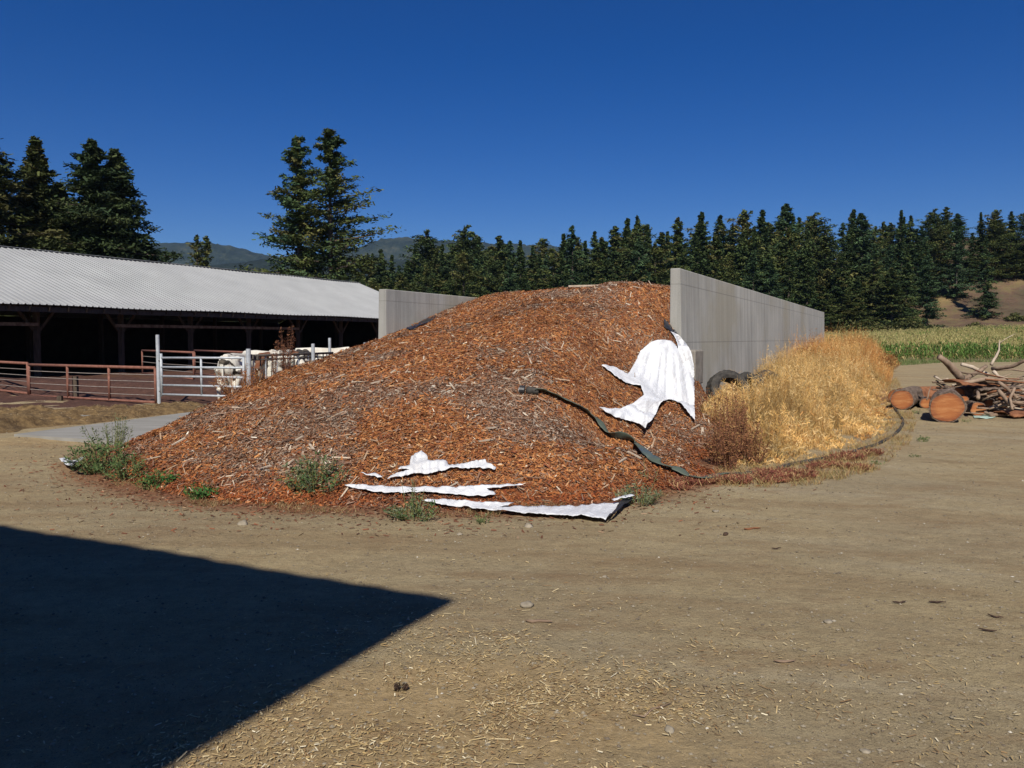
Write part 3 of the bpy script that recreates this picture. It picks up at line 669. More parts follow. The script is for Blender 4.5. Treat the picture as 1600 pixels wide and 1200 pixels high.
# ---------------------------------------------------------------- pen fences and gate
def place(root, b, name, mat, **k):
    b.v = [tuple(Vector(v)-root.location) for v in b.v]; return b.build(name, mat, root, **k)
def V3(a): return Vector((float(a[0]), float(a[1]), float(a[2])))
def panel(a, c, zb, zt, verts, label, ncab=4, r=.035, endposts=(0, 1), grp=None):
    a = Vector((a[0], a[1], 0)); c = Vector((c[0], c[1], 0)); root = empty('pipe_fence', a); tag(root, label, 'fence', grp)
    place(root, MB().tube([a+UP*zt, c+UP*zt], r*1.1), 'top_rail', M['rust'], smooth=True)
    place(root, MB().tube([a+UP*zb, c+UP*zb], r*.9), 'bottom_rail', M['rust'], smooth=True)
    for f in list(endposts)+list(verts):
        p = a.lerp(c, f); place(root, MB().tube([p+UP*(zb if f not in (.5,) else zb), p+UP*zt], r), 'upright', M['rust'], smooth=True)
    for k in range(ncab):
        z = zb+(zt-zb)*(k+1)/(ncab+1); m = a.lerp(c, .5)
        place(root, MB().tube([a+UP*z, m+UP*(z-.015), c+UP*z], .009, 5), 'cable', M['cable'])
    return root
gpz = lambda px, py, z: gp(px, py, z)
pA = gpz(0, 611, .22); pA2 = gpz(50, 617, .20)
def zat(q, py): # height at ground position q for picture row py
    return EYE-(py-HOR)*q[1]/F
qa = py_(46, 600, 22.4); qb = py_(243, 600, 19.9)
panel(qa, qb, .06, .92, (.33, .66), 'rusty red pipe fence panel with steel cables left of the grey gate post')
qc = py_(-90, 600, 27.5)
panel(qc, py_(44, 600, 22.6), .10, .95, (.35, .68), 'rusty red pipe fence panel at the left edge of the photo')
for px, Yv in ((118, 21.8), (93, 21.3)):
    p = py_(px, 600, Yv); o = MB().beam((p[0], p[1], -.2), (p[0], p[1], .62 if px == 118 else .12), .10, .12).build('fence_post', M['wood_dark'])
    tag(o, 'dark wooden stub post behind the left red fence panel' if px == 118 else 'short pale stub under the left red fence panel', 'post')
panel(py_(222, 548, 29), py_(302, 552, 24.8), .40, 1.22, (), 'rear red pipe fence panel seen left of the middle of the grey gate', 3, .03)
panel(py_(304, 548, 29), py_(404, 553, 24), .40, 1.22, (), 'rear red pipe fence panel seen behind the right half of the grey gate', 3, .03)
gA = py_(247, 600, 19.8); gB = py_(385, 600, 18.6)
def post(px, Yv, ytop, r, label, mat='galv'):
    p = py_(px, ytop, Yv); o = MB().tube([(p[0], p[1], -.2), (p[0], p[1], p[2]-.004), (p[0], p[1], p[2])], [r, r, r*.7], 12).build('gate_post', M[mat], smooth=False); tag(o, label, 'post'); return p
post(246, 19.8, 523, .045, 'tall galvanised steel post between the red fence and the grey gate')
post(388, 18.55, 545, .055, 'galvanised steel post at the right end of the grey gate beside the white cow')
post(489, 20.6, 537, .045, 'galvanised steel post among the cows behind the bark pile')
post(515, 22.2, 528, .04, 'galvanised steel post furthest right behind the bark pile')
post(570, 24.5, 535, .04, 'small galvanised post just left of the left bunker wall')
ga = Vector((gA[0]+.10, gA[1]-.02, 0)); gb = Vector((gB[0]-.06, gB[1], 0)); gate = empty('gate', ga); tag(gate, 'light grey tubular steel gate with five rails in front of the cattle pen', 'gate')
for k, z in enumerate((.27, .50, .72, .945, 1.175)):
    place(gate, MB().tube([ga+UP*z, gb+UP*(z+.025)], .027, 10), 'rail', M['galv'], smooth=True)
for f, z0, z1, r in ((0, .22, 1.28, .032), (1, .22, 1.22, .028), (.5, .27, 1.19, .026)):
    p = ga.lerp(gb, f); place(gate, MB().tube([p+UP*z0, p+UP*z1], r, 10), 'upright', M['galv'], smooth=True)
for z in (.34, 1.1): place(gate, MB().tube([ga+Vector((-.1, 0, z)), ga+Vector((0, 0, z))], .02, 8), 'hinge', M['darksteel'])
# self-locking feed rail
f0 = py_(390, 556, 18.6); f1 = py_(520, 553, 22.3)
a = Vector((f0[0], f0[1], 0)); c = Vector((f1[0], f1[1], 0)); fr = empty('feed_rail', a); tag(fr, 'dark steel head-lock feed rail with slanted bars that cows put their heads through', 'feed rail')
place(fr, MB().tube([a+UP*1.25, c+UP*1.25], .03, 8), 'top_rail', M['darksteel'], smooth=True)
place(fr, MB().tube([a+UP*1.15, c+UP*1.15], .02, 8), 'lock_rail', M['darksteel'], smooth=True)
place(fr, MB().tube([a+UP*.45, c+UP*.45], .03, 8), 'bottom_rail', M['darksteel'], smooth=True)
for k in range(8):
    f = .04+k*.125; p = a.lerp(c, f); q = a.lerp(c, f+.055); q2 = a.lerp(c, f+.075)
    place(fr, MB().tube([p+UP*.45, p+UP*1.25], .018, 6), 'upright_bar', M['galv'])
    place(fr, MB().tube([q+UP*.45, q2+UP*1.25], .018, 6), 'slanted_bar', M['darksteel'])
for f, zz in ((.02, 1.22), (.07, 1.2)): place(fr, MB().box(a.lerp(c, f)+UP*zz, (.12, .09, .09)), 'latch', M['darksteel'])

# ---------------------------------------------------------------- pen mound, feed ridge, concrete apron
def patch(name, poly, hfun, mat, step, label=None, cat=None, kind='stuff', edge=.5, bits=None):
    poly = [tuple(p[:2]) for p in poly]; xs = [p[0] for p in poly]; ys = [p[1] for p in poly]
    X, Y = np.meshgrid(np.arange(min(xs), max(xs), step), np.arange(min(ys), max(ys), step))
    P = np.array(poly); ins = np.zeros(X.shape, bool); dist = np.full(X.shape, 1e9)
    for i in range(len(P)):
        x0, y0 = P[i]; x1, y1 = P[i-1]
        with np.errstate(divide='ignore', invalid='ignore'):
            cr = ((y0 > Y) != (y1 > Y)) & (X < (x1-x0)*(Y-y0)/(y1-y0+1e-12)+x0)
        ins ^= cr; t = np.clip(((X-x0)*(x1-x0)+(Y-y0)*(y1-y0))/((x1-x0)**2+(y1-y0)**2), 0, 1); dist = np.minimum(dist, np.hypot(X-x0-t*(x1-x0), Y-y0-t*(y1-y0)))
    e = np.clip((dist+.3*edge*fbm(X/.4, Y/.4, 5))/edge, 0, 1); Z = terrain(X, Y)-.03+hfun(X, Y)*ss(e)+.035*ss(e, 0, .3)
    fm = ins[:-1, :-1] & ins[1:, :-1] & ins[:-1, 1:] & ins[1:, 1:]; I = np.arange(X.size).reshape(X.shape)
    FQ = np.stack([I[:-1, :-1], I[:-1, 1:], I[1:, 1:], I[1:, :-1]], -1)[fm]
    u, inv = np.unique(FQ, return_inverse=True); V = np.stack([X, Y, Z], -1).reshape(-1, 3)[u]
    o = link(name, mesh_np(name, V, inv.reshape(-1, 4), None, True), mat); tag(o, label, cat, kind=kind); return o, V
pen, _ = patch('pen_manure', [(-30, 34), gp(-120, 645), gp(0, 642), gp(70, 641), gp(125, 644), gp(180, 640), gp(243, 634), (-6.3, 18.8), (-4.3, 23), (-4.1, 26), (-9, 45), (-14, 45)],
      lambda x, y: .02+.32*ss(y+.45*x, 16.6, 18.8)*(1-ss(y+.1*x, 24, 28))+.10*fbm(x/1.1, y/1.1, 51)+.05*fbm(x/.3, y/.3, 52), M['manure'], .16, 'dark brown trampled manure covering the cattle pen floor', 'manure')
fd, FV = patch('spilled_feed', [gp(-60, 650), gp(0, 646), gp(60, 642), gp(120, 645), gp(190, 641), gp(245, 634), gp(300, 632), gp(345, 636), gp(322, 645), gp(260, 650), gp(200, 657), gp(140, 664), gp(60, 670), gp(0, 680), gp(-60, 690)],
      lambda x, y: .11+.12*fbm(x/.7, y/.7, 61)+.12*fbm(x/.22, y/.22, 62), M['feed'], .07, 'ridge of brown and yellow spilled feed along the pen fence', 'feed')
b = MB()
ap = [gp(22, 683), gp(90, 674), gp(200, 660), (gp(330, 643)), gp(420, 632), gp(400, 690), gp(260, 700), gp(120, 690)]
top = [(p[0], p[1], .05) for p in ap]; bot = [(p[0], p[1], -.25) for p in ap]; n8 = len(ap)
b.add(top+bot, [tuple(range(n8-1, -1, -1)), tuple(range(n8, 2*n8))]+[(i, (i+1) % n8, n8+(i+1) % n8, n8+i) for i in range(n8)])
o = b.build('concrete_apron', M['slab']); tag(o, kind='structure')
ap = [gp(60, 660), gp(150, 650), gp(170, 652), gp(110, 660), gp(-40, 676), gp(-40, 668)]
b = MB(); top = [(p[0], p[1], .09) for p in ap]; bot = [(p[0], p[1], -.25) for p in ap]; n8 = len(ap)
b.add(top+bot, [tuple(range(n8-1, -1, -1)), tuple(range(n8, 2*n8))]+[(i, (i+1) % n8, n8+(i+1) % n8, n8+i) for i in range(n8)])
o = b.build('concrete_kerb', M['slab']); tag(o, kind='structure')

# ---------------------------------------------------------------- cows
def m_cow(name, base, spot, lo, hi, scale=1.3, seed=0):
    n = NT(name); mp = n.coord(); f = n.n('ShaderNodeTexNoise'); f.noise_dimensions = '4D'; f.inputs['W'].default_value = seed; f.inputs['Scale'].default_value = scale; f.inputs['Detail'].default_value = 2.5
    n.l(mp, f.inputs['Vector']); c = n.ramp(f.outputs['Fac'], [(lo, base), (hi, spot)])
    c = n.mix(n.ramp(n.noise(7, 5), [(.45, g3(0)), (.75, g3(.35))]), c, (.30, .25, .18)); n.color(c); n.bump(n.noise(40, 4, co=n.coord(scale=(1, 1, .3))), .25, .01); return n.m
WH = (.66, .63, .54)
cowm = [m_cow('cow_coat_white', WH, (.03, .025, .02), .62, .63, 3.0, 7.3), m_cow('cow_coat_plain', WH, (.58, .54, .45), .5, .7, 2, 2.0), m_cow('cow_coat_brown_patch', WH, (.15, .055, .025), .50, .52, 1.8, 3.0), m_cow('cow_coat_black_patch', WH, (.02, .018, .018), .44, .46, 1.6, 4.0)]
meye = mat_noise('cow_eye', (.01, .008, .006), (.02, .015, .01), 5, .2, 0, spec=.6)
def cow(loc, rz, mat, label, head=(0, 1.50, 1.02), nose=(0, 1.80, .78), scale=1.0):
    b = MB(); T = b.tube
    b.ell((0, 0, .86), (.34, .72, .37)); b.ell((0, .48, .90), (.27, .42, .37)); b.ell((0, -.56, .98), (.28, .36, .31)); b.ell((0, -.3, .8), (.33, .5, .36))
    T([(0, -.8, 1.24), (0, -.3, 1.25), (0, .3, 1.22), (0, .75, 1.26)], [.09, .10, .10, .11], 10)
    for s in (-1, 1):
        b.ell((s*.20, -.48, 1.20), (.09, .13, .08)); b.ell((s*.10, -.86, 1.12), (.06, .07, .06))
        T([(s*.15, .52, .85), (s*.17, .55, .62), (s*.17, .56, .40), (s*.17, .54, .12), (s*.17, .56, .05), (s*.17, .58, 0)], [.15, .11, .065, .045, .055, .062], 10)
        T([(s*.16, -.56, .95), (s*.19, -.50, .72), (s*.19, -.66, .50), (s*.19, -.78, .42), (s*.19, -.74, .14), (s*.19, -.70, .05), (s*.19, -.69, 0)], [.24, .16, .09, .06, .045, .055, .062], 10)
    hd = Vector(head); nz = Vector(nose); ax_ = (nz-hd).normalized()
    T([(0, .55, 1.02), (0, .85, 1.10), tuple(Vector((0, .85, 1.10)).lerp(hd, .6)), tuple(hd)], [.30, .22, .16, .13], 12)
    T([hd-ax_*.10, hd, hd+ax_*.12, hd.lerp(nz, .72), nz, nz+ax_*.03], [.10, .135, .12, .085, .085, .06], 12)
    sd = Vector((1, 0, 0))
    for s in (-1, 1):
        e = hd+sd*s*.13+Vector((0, 0, .06)); T([e-ax_*.04, e+sd*s*.09-ax_*.02, e+sd*s*.19+Vector((0, 0, -.03))], [.035, .055, .02], 8)
    T([(0, -.88, 1.18), (0, -.96, 1.05), (0, -.97, .75), (0, -.95, .5), (0, -.95, .36)], [.045, .035, .03, .045, .03], 8)
    b.ell((0, -.45, .52), (.16, .2, .14))
    me = bpy.data.meshes.new('cow_tmp'); me.from_pydata(b.v, [], b.f); tmp = bpy.data.objects.new('cow_tmp', me); col.objects.link(tmp)
    r = tmp.modifiers.new('r', 'REMESH'); r.mode = 'VOXEL'; r.voxel_size = .022; r.use_smooth_shade = True
    sm = tmp.modifiers.new('s', 'SMOOTH'); sm.factor = .5; sm.iterations = 6
    dg = bpy.context.evaluated_depsgraph_get(); me2 = bpy.data.meshes.new_from_object(tmp.evaluated_get(dg)); bpy.data.objects.remove(tmp)
    root = empty('cow', loc, rz); root.scale = (scale,)*3; tag(root, label, 'cow', 'cattle in the pen'); me2.name = 'cow_body'; me2.materials.clear(); link('body', me2, mat, root)
    for s in (-1, 1):
        p = hd.lerp(nz, .22)+sd*s*.115+Vector((0, 0, .035)); MB().ell(p, (.02, .02, .02), None, 10, 6).build('eye', meye, root, True)
    MB().ell(nz+ax_*.035, (.06, .035, .05), None, 12, 8).build('muzzle', meye, root, True)
    t = hd+sd*.24+Vector((0, 0, .03)); MB().box(t, (.06, .012, .07)).build('ear_tag', M['mint'], root)
    return root
def at(px, Yv, z=.0): return ((px-800)/F*Yv, Yv, z)
cow(at(371, 20.6, -.02), R(-3), cowm[0], 'white cow with small dark spots seen from behind at the right end of the gate', scale=.97)
cow(at(411, 21.6, .02), R(-125), cowm[1], 'plain white cow standing side-on just right of the steel gate post', scale=.98)
cow(at(443, 22.3, .0), R(172), cowm[2], 'white cow with brown patches facing the feed rail behind the tall red weed', head=(0, 1.38, 1.15), nose=(0, 1.62, .86))
cow(at(470, 23.1, .0), R(205), cowm[3], 'black and white cow with its head through the feed rail', head=(0, 1.40, 1.12), nose=(0, 1.68, .90))
cow(at(506, 23.8, .02), R(-70), cowm[1], 'white cow on the right whose back shows over the bark pile', scale=1.02)

# ---------------------------------------------------------------- vegetation: weeds, dry grass, corn
def blades(P, H, wid, lean, colr, seg=3, curve=.35, heads=0, headcol=None, seed=1, baseoff=0):
    r = np.random.default_rng(seed); n = len(P); az = r.uniform(0, 2*math.pi, n); fa = r.uniform(0, math.pi, n)
    d = np.stack([np.cos(az), np.sin(az), 0*az], -1)*(lean*r.uniform(.3, 1.6, n))[:, None]; sd = np.stack([np.cos(fa), np.sin(fa), 0*fa], -1)
    Vs = []; Cs = []
    for k in range(seg+1):
        f = k/seg; p = P+np.stack([0*H, 0*H, H*f*(1-.12*f*lean)], -1)+d*(H*(f*(1-curve)+curve*f*f*1.3))[:, None]
        w = (wid*(1-.75*f))[:, None]*sd; Vs += [p-w, p+w]; Cs += [colr*(.92+.12*f), colr*(.92+.12*f)]
    V = np.stack(Vs, 1); C = np.stack(Cs, 1); m = 2*(seg+1); V = V.reshape(-1, 3); C = C.reshape(-1, 3)
    base = (np.arange(n)*m)[:, None]; Fc = np.concatenate([base+np.array([2*k, 2*k+1, 2*k+3, 2*k+2]) for k in range(seg)], 0)
    if heads:                                            # feathery seed heads: small slivers round the top third
        tip = P+np.stack([0*H, 0*H, H*(1-.12*lean)], -1)+d*(H*(1-curve+curve*1.3))[:, None]
        mid = P+np.stack([0*H, 0*H, H*.62], -1)+d*(H*(.62*(1-curve)+curve*.5))[:, None]
        for j in range(heads):
            f = r.random(n)[:, None]; q = mid*(1-f)+tip*f; L = r.uniform(.03, .09, n); a2 = r.uniform(0, 2*math.pi, n); tl = r.uniform(.2, 1.3, n)
            v, fc, c = flakes(q+np.stack([np.cos(a2), np.sin(a2), 0*a2], -1)*.02, L, L*.10+.0015, a2, tl, r.uniform(0, 3, n), headcol if headcol is not None else colr)
            Fc = np.concatenate([Fc, fc+len(V)]); V = np.concatenate([V, v]); C = np.concatenate([C, c])
    return V, Fc, C
def in_poly(poly, X, Y):
    P = np.array([p[:2] for p in poly]); ins = np.zeros(X.shape, bool)
    for i in range(len(P)):
        x0, y0 = P[i]; x1, y1 = P[i-1]; ins ^= ((y0 > Y) != (y1 > Y)) & (X < (x1-x0)*(Y-y0)/(y1-y0+1e-12)+x0)
    return ins
gpoly = [gp(1112, 700), gp(1118, 722), gp(1150, 738), gp(1200, 734), gp(1250, 724), gp(1300, 713), gp(1345, 701), gp(1380, 686), gp(1398, 668), gp(1400, 650), gp(1388, 628), gp(1392, 605), gp(1396, 585), gp(1394, 572), gp(1345, 566), bk(2.5, 37), bk(.33, 33), bk(.33, .3), bk(.75, .1), bk(.85, -.8)]
def edge_d(poly, X, Y):
    P = np.array([p[:2] for p in poly]); dist = np.full(X.shape, 1e9)
    for i in range(len(P)-5):
        x0, y0 = P[i]; x1, y1 = P[i+1]; t = np.clip(((X-x0)*(x1-x0)+(Y-y0)*(y1-y0))/((x1-x0)**2+(y1-y0)**2+1e-9), 0, 1); dist = np.minimum(dist, np.hypot(X-x0-t*(x1-x0), Y-y0-t*(y1-y0)))
    return dist
def scatter(poly, n, pw, y0=9, y1=52, cond=None):
    out = []; tot = 0; P = np.array([p[:2] for p in poly]); x0, x1 = P[:, 0].min(), P[:, 0].max(); y0, y1 = P[:, 1].min(), P[:, 1].max()
    while tot < n:
        m = 100000; Yv = rng.uniform(y0, y1, m); Xv = rng.uniform(x0, x1, m); k = (rng.random(m) < (y0/Yv)**pw) & in_poly(poly, Xv, Yv)
        if cond is not None: k &= cond(Xv, Yv)
        q = np.stack([Xv[k], Yv[k], terrain(Xv[k], Yv[k])-.01], -1); out.append(q); tot += len(q)
    return np.concatenate(out)[:n]
def clump(x, y): return (fbm(x/.55, y/.55, 71, 3) > -.28) & (rng.random(x.shape) < .12+.88*ss(edge_d(gpoly, x, y), .0, .75))
G = scatter(gpoly, 135000, 1.15, cond=clump); ed = edge_d(gpoly, G[:, 0], G[:, 1])
s_g, t_g = st(G[:, 0], G[:, 1])
hh = (.14+.72*ss(ed, .1, 1.3)+.62*ss(G[:, 1], 20, 34)+.35*ss(fbm(G[:, 0]/1.4, G[:, 1]/1.4, 73), .0, .5)*ss(ed, .3, 1.2))*rng.uniform(.35, 1.18, len(G))
pxg = 800+F*G[:, 0]/G[:, 1]; hh *= .62+.75*ss(fbm(G[:, 0]/.5, G[:, 1]/.5, 76, 3), -.45, .45); hh *= 1-.46*(1-ss(pxg, 1160, 1225)); hh *= 1-.5*(1-ss(s_g, .3, 1.1))*(1-ss(t_g, 1, 4)); hh *= .86*(1-.62*ss(s_g, 1.9, 4.6)*(1-.55*ss(G[:, 1], 20, 30)))
tone = fbm(G[:, 0]/1.3, G[:, 1]/1.3, 72, 3)[:, None]
c1 = pick(len(G), [(.68, .46, .18), (.60, .38, .13), (.76, .58, .29), (.48, .26, .09), (.42, .32, .13)], [30, 26, 24, 10, 7])*rng.uniform(.8, 1.15, len(G))[:, None]
c2 = pick(len(G), [(.50, .24, .075), (.40, .18, .06), (.60, .34, .12)], [3, 2, 3])
org_m = (tone+.55*ss(G[:, 1], 22, 32)[:, None] > .42); cg = np.where(org_m, c2, c1)
cg = cg*(.62+.75*ss(fbm(G[:, 0]/.6, G[:, 1]/.6, 74, 3)[:, None]+rng.normal(0, .12, (len(G), 1)), -.5, .5))*np.array([.86, .82, .78])
wdg = rng.uniform(.0011, .0025, len(G))*(1+.06*np.maximum(0, G[:, 1]-12)); hd_ = rng.random(len(G)) < .16; hh = np.where(hd_, hh*1.12, hh*.95)
V, Fc, C = blades(G[~hd_], hh[~hd_], wdg[~hd_], .20, cg[~hd_], 4, .6, 0, None, 5)
v, f, c = blades(G[hd_], hh[hd_], wdg[hd_], .13, cg[hd_], 3, .5, 7, cg[hd_]*1.12, 15); Fc = np.concatenate([Fc, f+len(V)]); V = np.concatenate([V, v]); C = np.concatenate([C, c])
o = link('dry_grass', mesh_np('dry_grass', V, Fc, C), M['straw']); tag(o, 'tall golden dry grass growing along the right concrete wall', 'dry grass', kind='stuff')
# low mat of dry stubble and weeds at its edge
low_poly = [gp(1120, 760), gp(1200, 764), gp(1290, 757), gp(1370, 738), gp(1420, 700), gp(1432, 660), gp(1420, 625), gp(1400, 590), gp(1385, 600), gp(1390, 650), gp(1370, 690), gp(1250, 724), gp(1120, 735)]
G2 = scatter(low_poly, 11000, 1.0, cond=lambda x, y: fbm(x/.3, y/.3, 75, 3) > -.05)
cg = pick(len(G2), [(.44, .32, .14), (.34, .24, .10), (.28, .12, .06), (.16, .16, .06)], [5, 4, 2, 1.5])
V, Fc, C = blades(G2, rng.uniform(.03, .12, len(G2)), np.full(len(G2), .003), .7, cg, 2, .4, 0, None, 6)
o = link('dry_stubble', mesh_np('dry_stubble', V, Fc, C), M['straw']); tag(o, 'short pale dry stubble fringing the tall grass and the dirt', 'dry grass', kind='stuff')
red_poly = [gp(1040, 752), gp(1060, 766), gp(1130, 762), gp(1210, 756), gp(1290, 748), gp(1350, 738), gp(1388, 722), gp(1370, 710), gp(1330, 714), gp(1270, 728), gp(1200, 741), gp(1120, 752)]
G3 = scatter(red_poly, 9000, 1.0, cond=lambda x, y: fbm(x/.35, y/.35, 77, 3) > .02)
cg = pick(len(G3), [(.25, .085, .055), (.17, .06, .042), (.34, .16, .085), (.42, .28, .13)], [5, 4, 3, 3])
V, Fc, C = blades(G3, rng.uniform(.02, .09, len(G3)), np.full(len(G3), .0022), .8, cg, 2, .4, 2, cg, 8)
o = link('red_weeds', mesh_np('red_weeds', V, Fc, C), M['straw']); tag(o, 'low dark red ground weeds at the foot of the golden grass', 'red weeds', kind='stuff')
# brown stubble round the pile toe
toe_poly = [gp(x, y+14) for x, y in toe[1:13]]+[gp(x, y-8) for x, y in toe[12:0:-1]]
G4 = scatter(toe_poly, 5200, .6, cond=lambda x, y: fbm(x/.3, y/.3, 79, 3) > .0)
cg = pick(len(G4), [(.30, .20, .09), (.22, .10, .05), (.42, .32, .16), (.12, .13, .05)], [4, 5, 3, 2])
V, Fc, C = blades(G4, rng.uniform(.02, .08, len(G4)), np.full(len(G4), .0025), .8, cg, 2, .4, 0, None, 9)
o = link('toe_stubble', mesh_np('toe_stubble', V, Fc, C), M['straw']); tag(o, 'thin brown stubble along the front edge of the bark pile', 'dry grass', kind='stuff')

def weed(name, px, py, h, r, nst, leafcol, label, leaf=.03, dens=26, cat='weed', stemcol=(.16, .17, .06), seed=0, Y=None, upright=.5, onpile=False, narrow=.35, group=None):
    rg = np.random.default_rng(seed); 
    if Y: q = np.array(at(px, Y)); q[2] = float(support(np.array(q[0]), np.array(q[1])))
    elif onpile: q = march(np.array([px]), np.array([py]), lambda x, y: support(x, y))[0][0]
    else: q = gp(px, py)
    root = empty(name, tuple(q)); tag(root, label, cat, group); b = MB(); LP = []; 
    for k in range(nst):
        a = rg.uniform(0, 2*math.pi); rr = r*math.sqrt(rg.uniform(.02, 1)); hk = h*rg.uniform(.55, 1.05)*(1-.35*(rr/r)**2)
        base = Vector((math.cos(a)*rr*.35, math.sin(a)*rr*.35, -.02)); tip = Vector((math.cos(a)*rr, math.sin(a)*rr, hk))
        mid = base.lerp(tip, .5)+Vector((math.cos(a)*rr*.18*(1-upright), math.sin(a)*rr*.18*(1-upright), hk*.08)); pts = [base, mid, tip]
        b.tube(pts, [.0045+.002*h, .0035, .0015], 4, False)
        for j in range(int(dens*rg.uniform(.6, 1.3))):
            f = rg.uniform(.12, 1); p = (base.lerp(mid, f*2) if f < .5 else mid.lerp(tip, f*2-1)); sp_ = leaf*rg.uniform(.3, 2.6)*(1.2-f*.6)
            aa = rg.uniform(0, 2*math.pi); LP.append((p.x+math.cos(aa)*sp_, p.y+math.sin(aa)*sp_, p.z+rg.uniform(-.3, .8)*leaf, aa))
    stc = NT('weed_stem'); stc.color(stemcol); b.build('stems', stc.m, root)
    LP = np.array(LP); n = len(LP); lc = pick(n, leafcol, np.ones(len(leafcol)))*rg.uniform(.75, 1.25, n)[:, None]; L = leaf*rg.uniform(.6, 1.5, n)
    V, Fc, C = flakes(LP[:, :3], L, L*narrow, LP[:, 3], rg.normal(.25, .55, n), rg.normal(0, .8, n), lc)
    link('leaves', mesh_np('leaves', V, Fc, C), M['leaf'], root); return root
GR = [(.075, .13, .04), (.10, .17, .055), (.055, .095, .035), (.14, .19, .08)]; GG = [(.16, .19, .11), (.12, .15, .08), (.20, .22, .13)]; BG = [(.05, .14, .035), (.08, .19, .045), (.04, .10, .03)]
weed('green_weed', 158, 738, .46, .42, 38, GR, 'low bushy green weed at the far left toe of the bark pile', .035, 34, seed=1)
weed('green_weed', 176, 712, .62, .38, 26, GG, 'tall wispy grey-green weed in front of the concrete apron', .028, 34, seed=2)
weed('green_weed', 200, 748, .30, .36, 28, GR, 'green weed just right of the bushy far left weed', .03, 28, seed=3)
weed('green_weed', 246, 764, .22, .24, 22, BG, 'small bright green weed second along the pile toe from the left', .035, 22, seed=4)
weed('green_weed', 316, 776, .15, .22, 18, BG, 'small flat bright green weed at the pile toe below the gate', .035, 20, seed=5)
weed('green_weed', 494, 779, .50, .36, 44, GR+GG, 'big bushy grey-green weed standing at the left end of the white strip', .033, 34, seed=6)
weed('green_weed', 648, 811, .20, .27, 26, GR+GG, 'dark green weed growing below the long white strip', .028, 24, seed=7)
weed('green_weed', 642, 803, .45, .14, 6, GG, 'thin upright weed stalk over the white strip', .018, 22, seed=17)
weed('green_weed', 1000, 788, .24, .30, 28, GG, 'grey-green weed at the right end of the folded white strip', .026, 24, seed=8)
weed('green_weed', 1012, 762, .34, .12, 6, GG, 'thin grey weed stalk at the toe right of the white strips', .018, 20, seed=18)
weed('green_weed', 752, 815, .06, .12, 10, GR, 'tiny green weed on the dirt right of the dark green weed', .02, 12, seed=9)
for i, (x, y) in enumerate([(1440, 690), (1445, 687), (1425, 715), (1375, 727), (1432, 645), (1510, 660)]):
    weed('green_tuft', x, y, .07, .12, 9, GR, 'tiny green tuft on the gravel near the logs', .02, 10, seed=30+i, group='tiny green tufts on the gravel by the logs')
RD = [(.19, .085, .045), (.13, .055, .032), (.28, .13, .06)]; OR = [(.34, .13, .04), (.26, .09, .035), (.40, .2, .07)]
weed('dry_weed', 448, 580, 1.12, .24, 17, RD, 'tall dark red dead weed standing in front of the cows', .03, 60, stemcol=(.14, .07, .05), seed=11, Y=16.2, upright=1)
weed('dry_weed', 428, 585, .84, .14, 7, RD, 'narrow dark red dead weed left of the tallest one before the cows', .028, 50, stemcol=(.13, .06, .04), seed=12, Y=16.0, upright=1)
weed('dry_weed', 368, 645, .72, .52, 34, OR, 'orange dead weed in front of the right part of the grey gate', .026, 34, stemcol=(.26, .12, .05), seed=13, Y=15.9)
weed('dry_weed', 395, 640, .40, .35, 18, OR, 'low orange dead weed at the pile edge beside the gate post', .026, 26, stemcol=(.26, .12, .05), seed=14, Y=15.3)
for i, (x, y, h, r) in enumerate([(1130, 716, .80, .24), (1143, 705, .92, .22), (1118, 690, .60, .20), (1155, 722, .70, .18), (1128, 670, .62, .22), (1100, 690, .35, .2), (1108, 660, .62, .2), (1140, 735, .55, .2), (1120, 728, .62, .2), (1150, 690, .8, .2), (1165, 712, .72, .2), (1178, 728, .5, .2), (1098, 664, .5, .2)]):
    weed('dock_weed', x, y, h*1.12, r, 24, [(.27, .12, .055), (.18, .08, .04), (.36, .17, .08), (.34, .20, .08)], 'rust red dead dock stalks at the left edge of the golden grass', .026, 46, stemcol=(.16, .07, .04), seed=20+i, upright=1, group='dead dock stalks at the grass edge')
# bare ground plants behind right wall end: bushy orange weeds
for i, (x, Yv, h, r, lab) in enumerate([(1290, 34, 1.62, .9, 'tall orange dry bush at the far corner of the right wall'), (1322, 36, 1.5, 1.1, 'orange dry bush second from the far wall corner'), (1352, 38, 1.25, 1.1, 'orange dry bush third from the far wall corner'), (1378, 40, .95, .9, 'low orange dry bush nearest the corn field'), (1270, 30, 1.35, .7, 'olive dry bush against the far part of the right wall')]):
    weed('dry_bush', x, 0, h*1.05, r, 110, OR+[(.56, .34, .12), (.44, .32, .12)], lab, .085, 56, cat='bush', stemcol=(.36, .2, .08), seed=50+i, Y=Yv, narrow=.22)
o = MB().box((0, 0, .4), (1.1, .8, .8)).build('bale_wrap', M['plastic'], bevel=.12); p = at(1308, 44); o.location = (p[0], p[1], .35); tag(o, 'pale bundle just showing above the orange bushes beside the wall end', 'bundle')
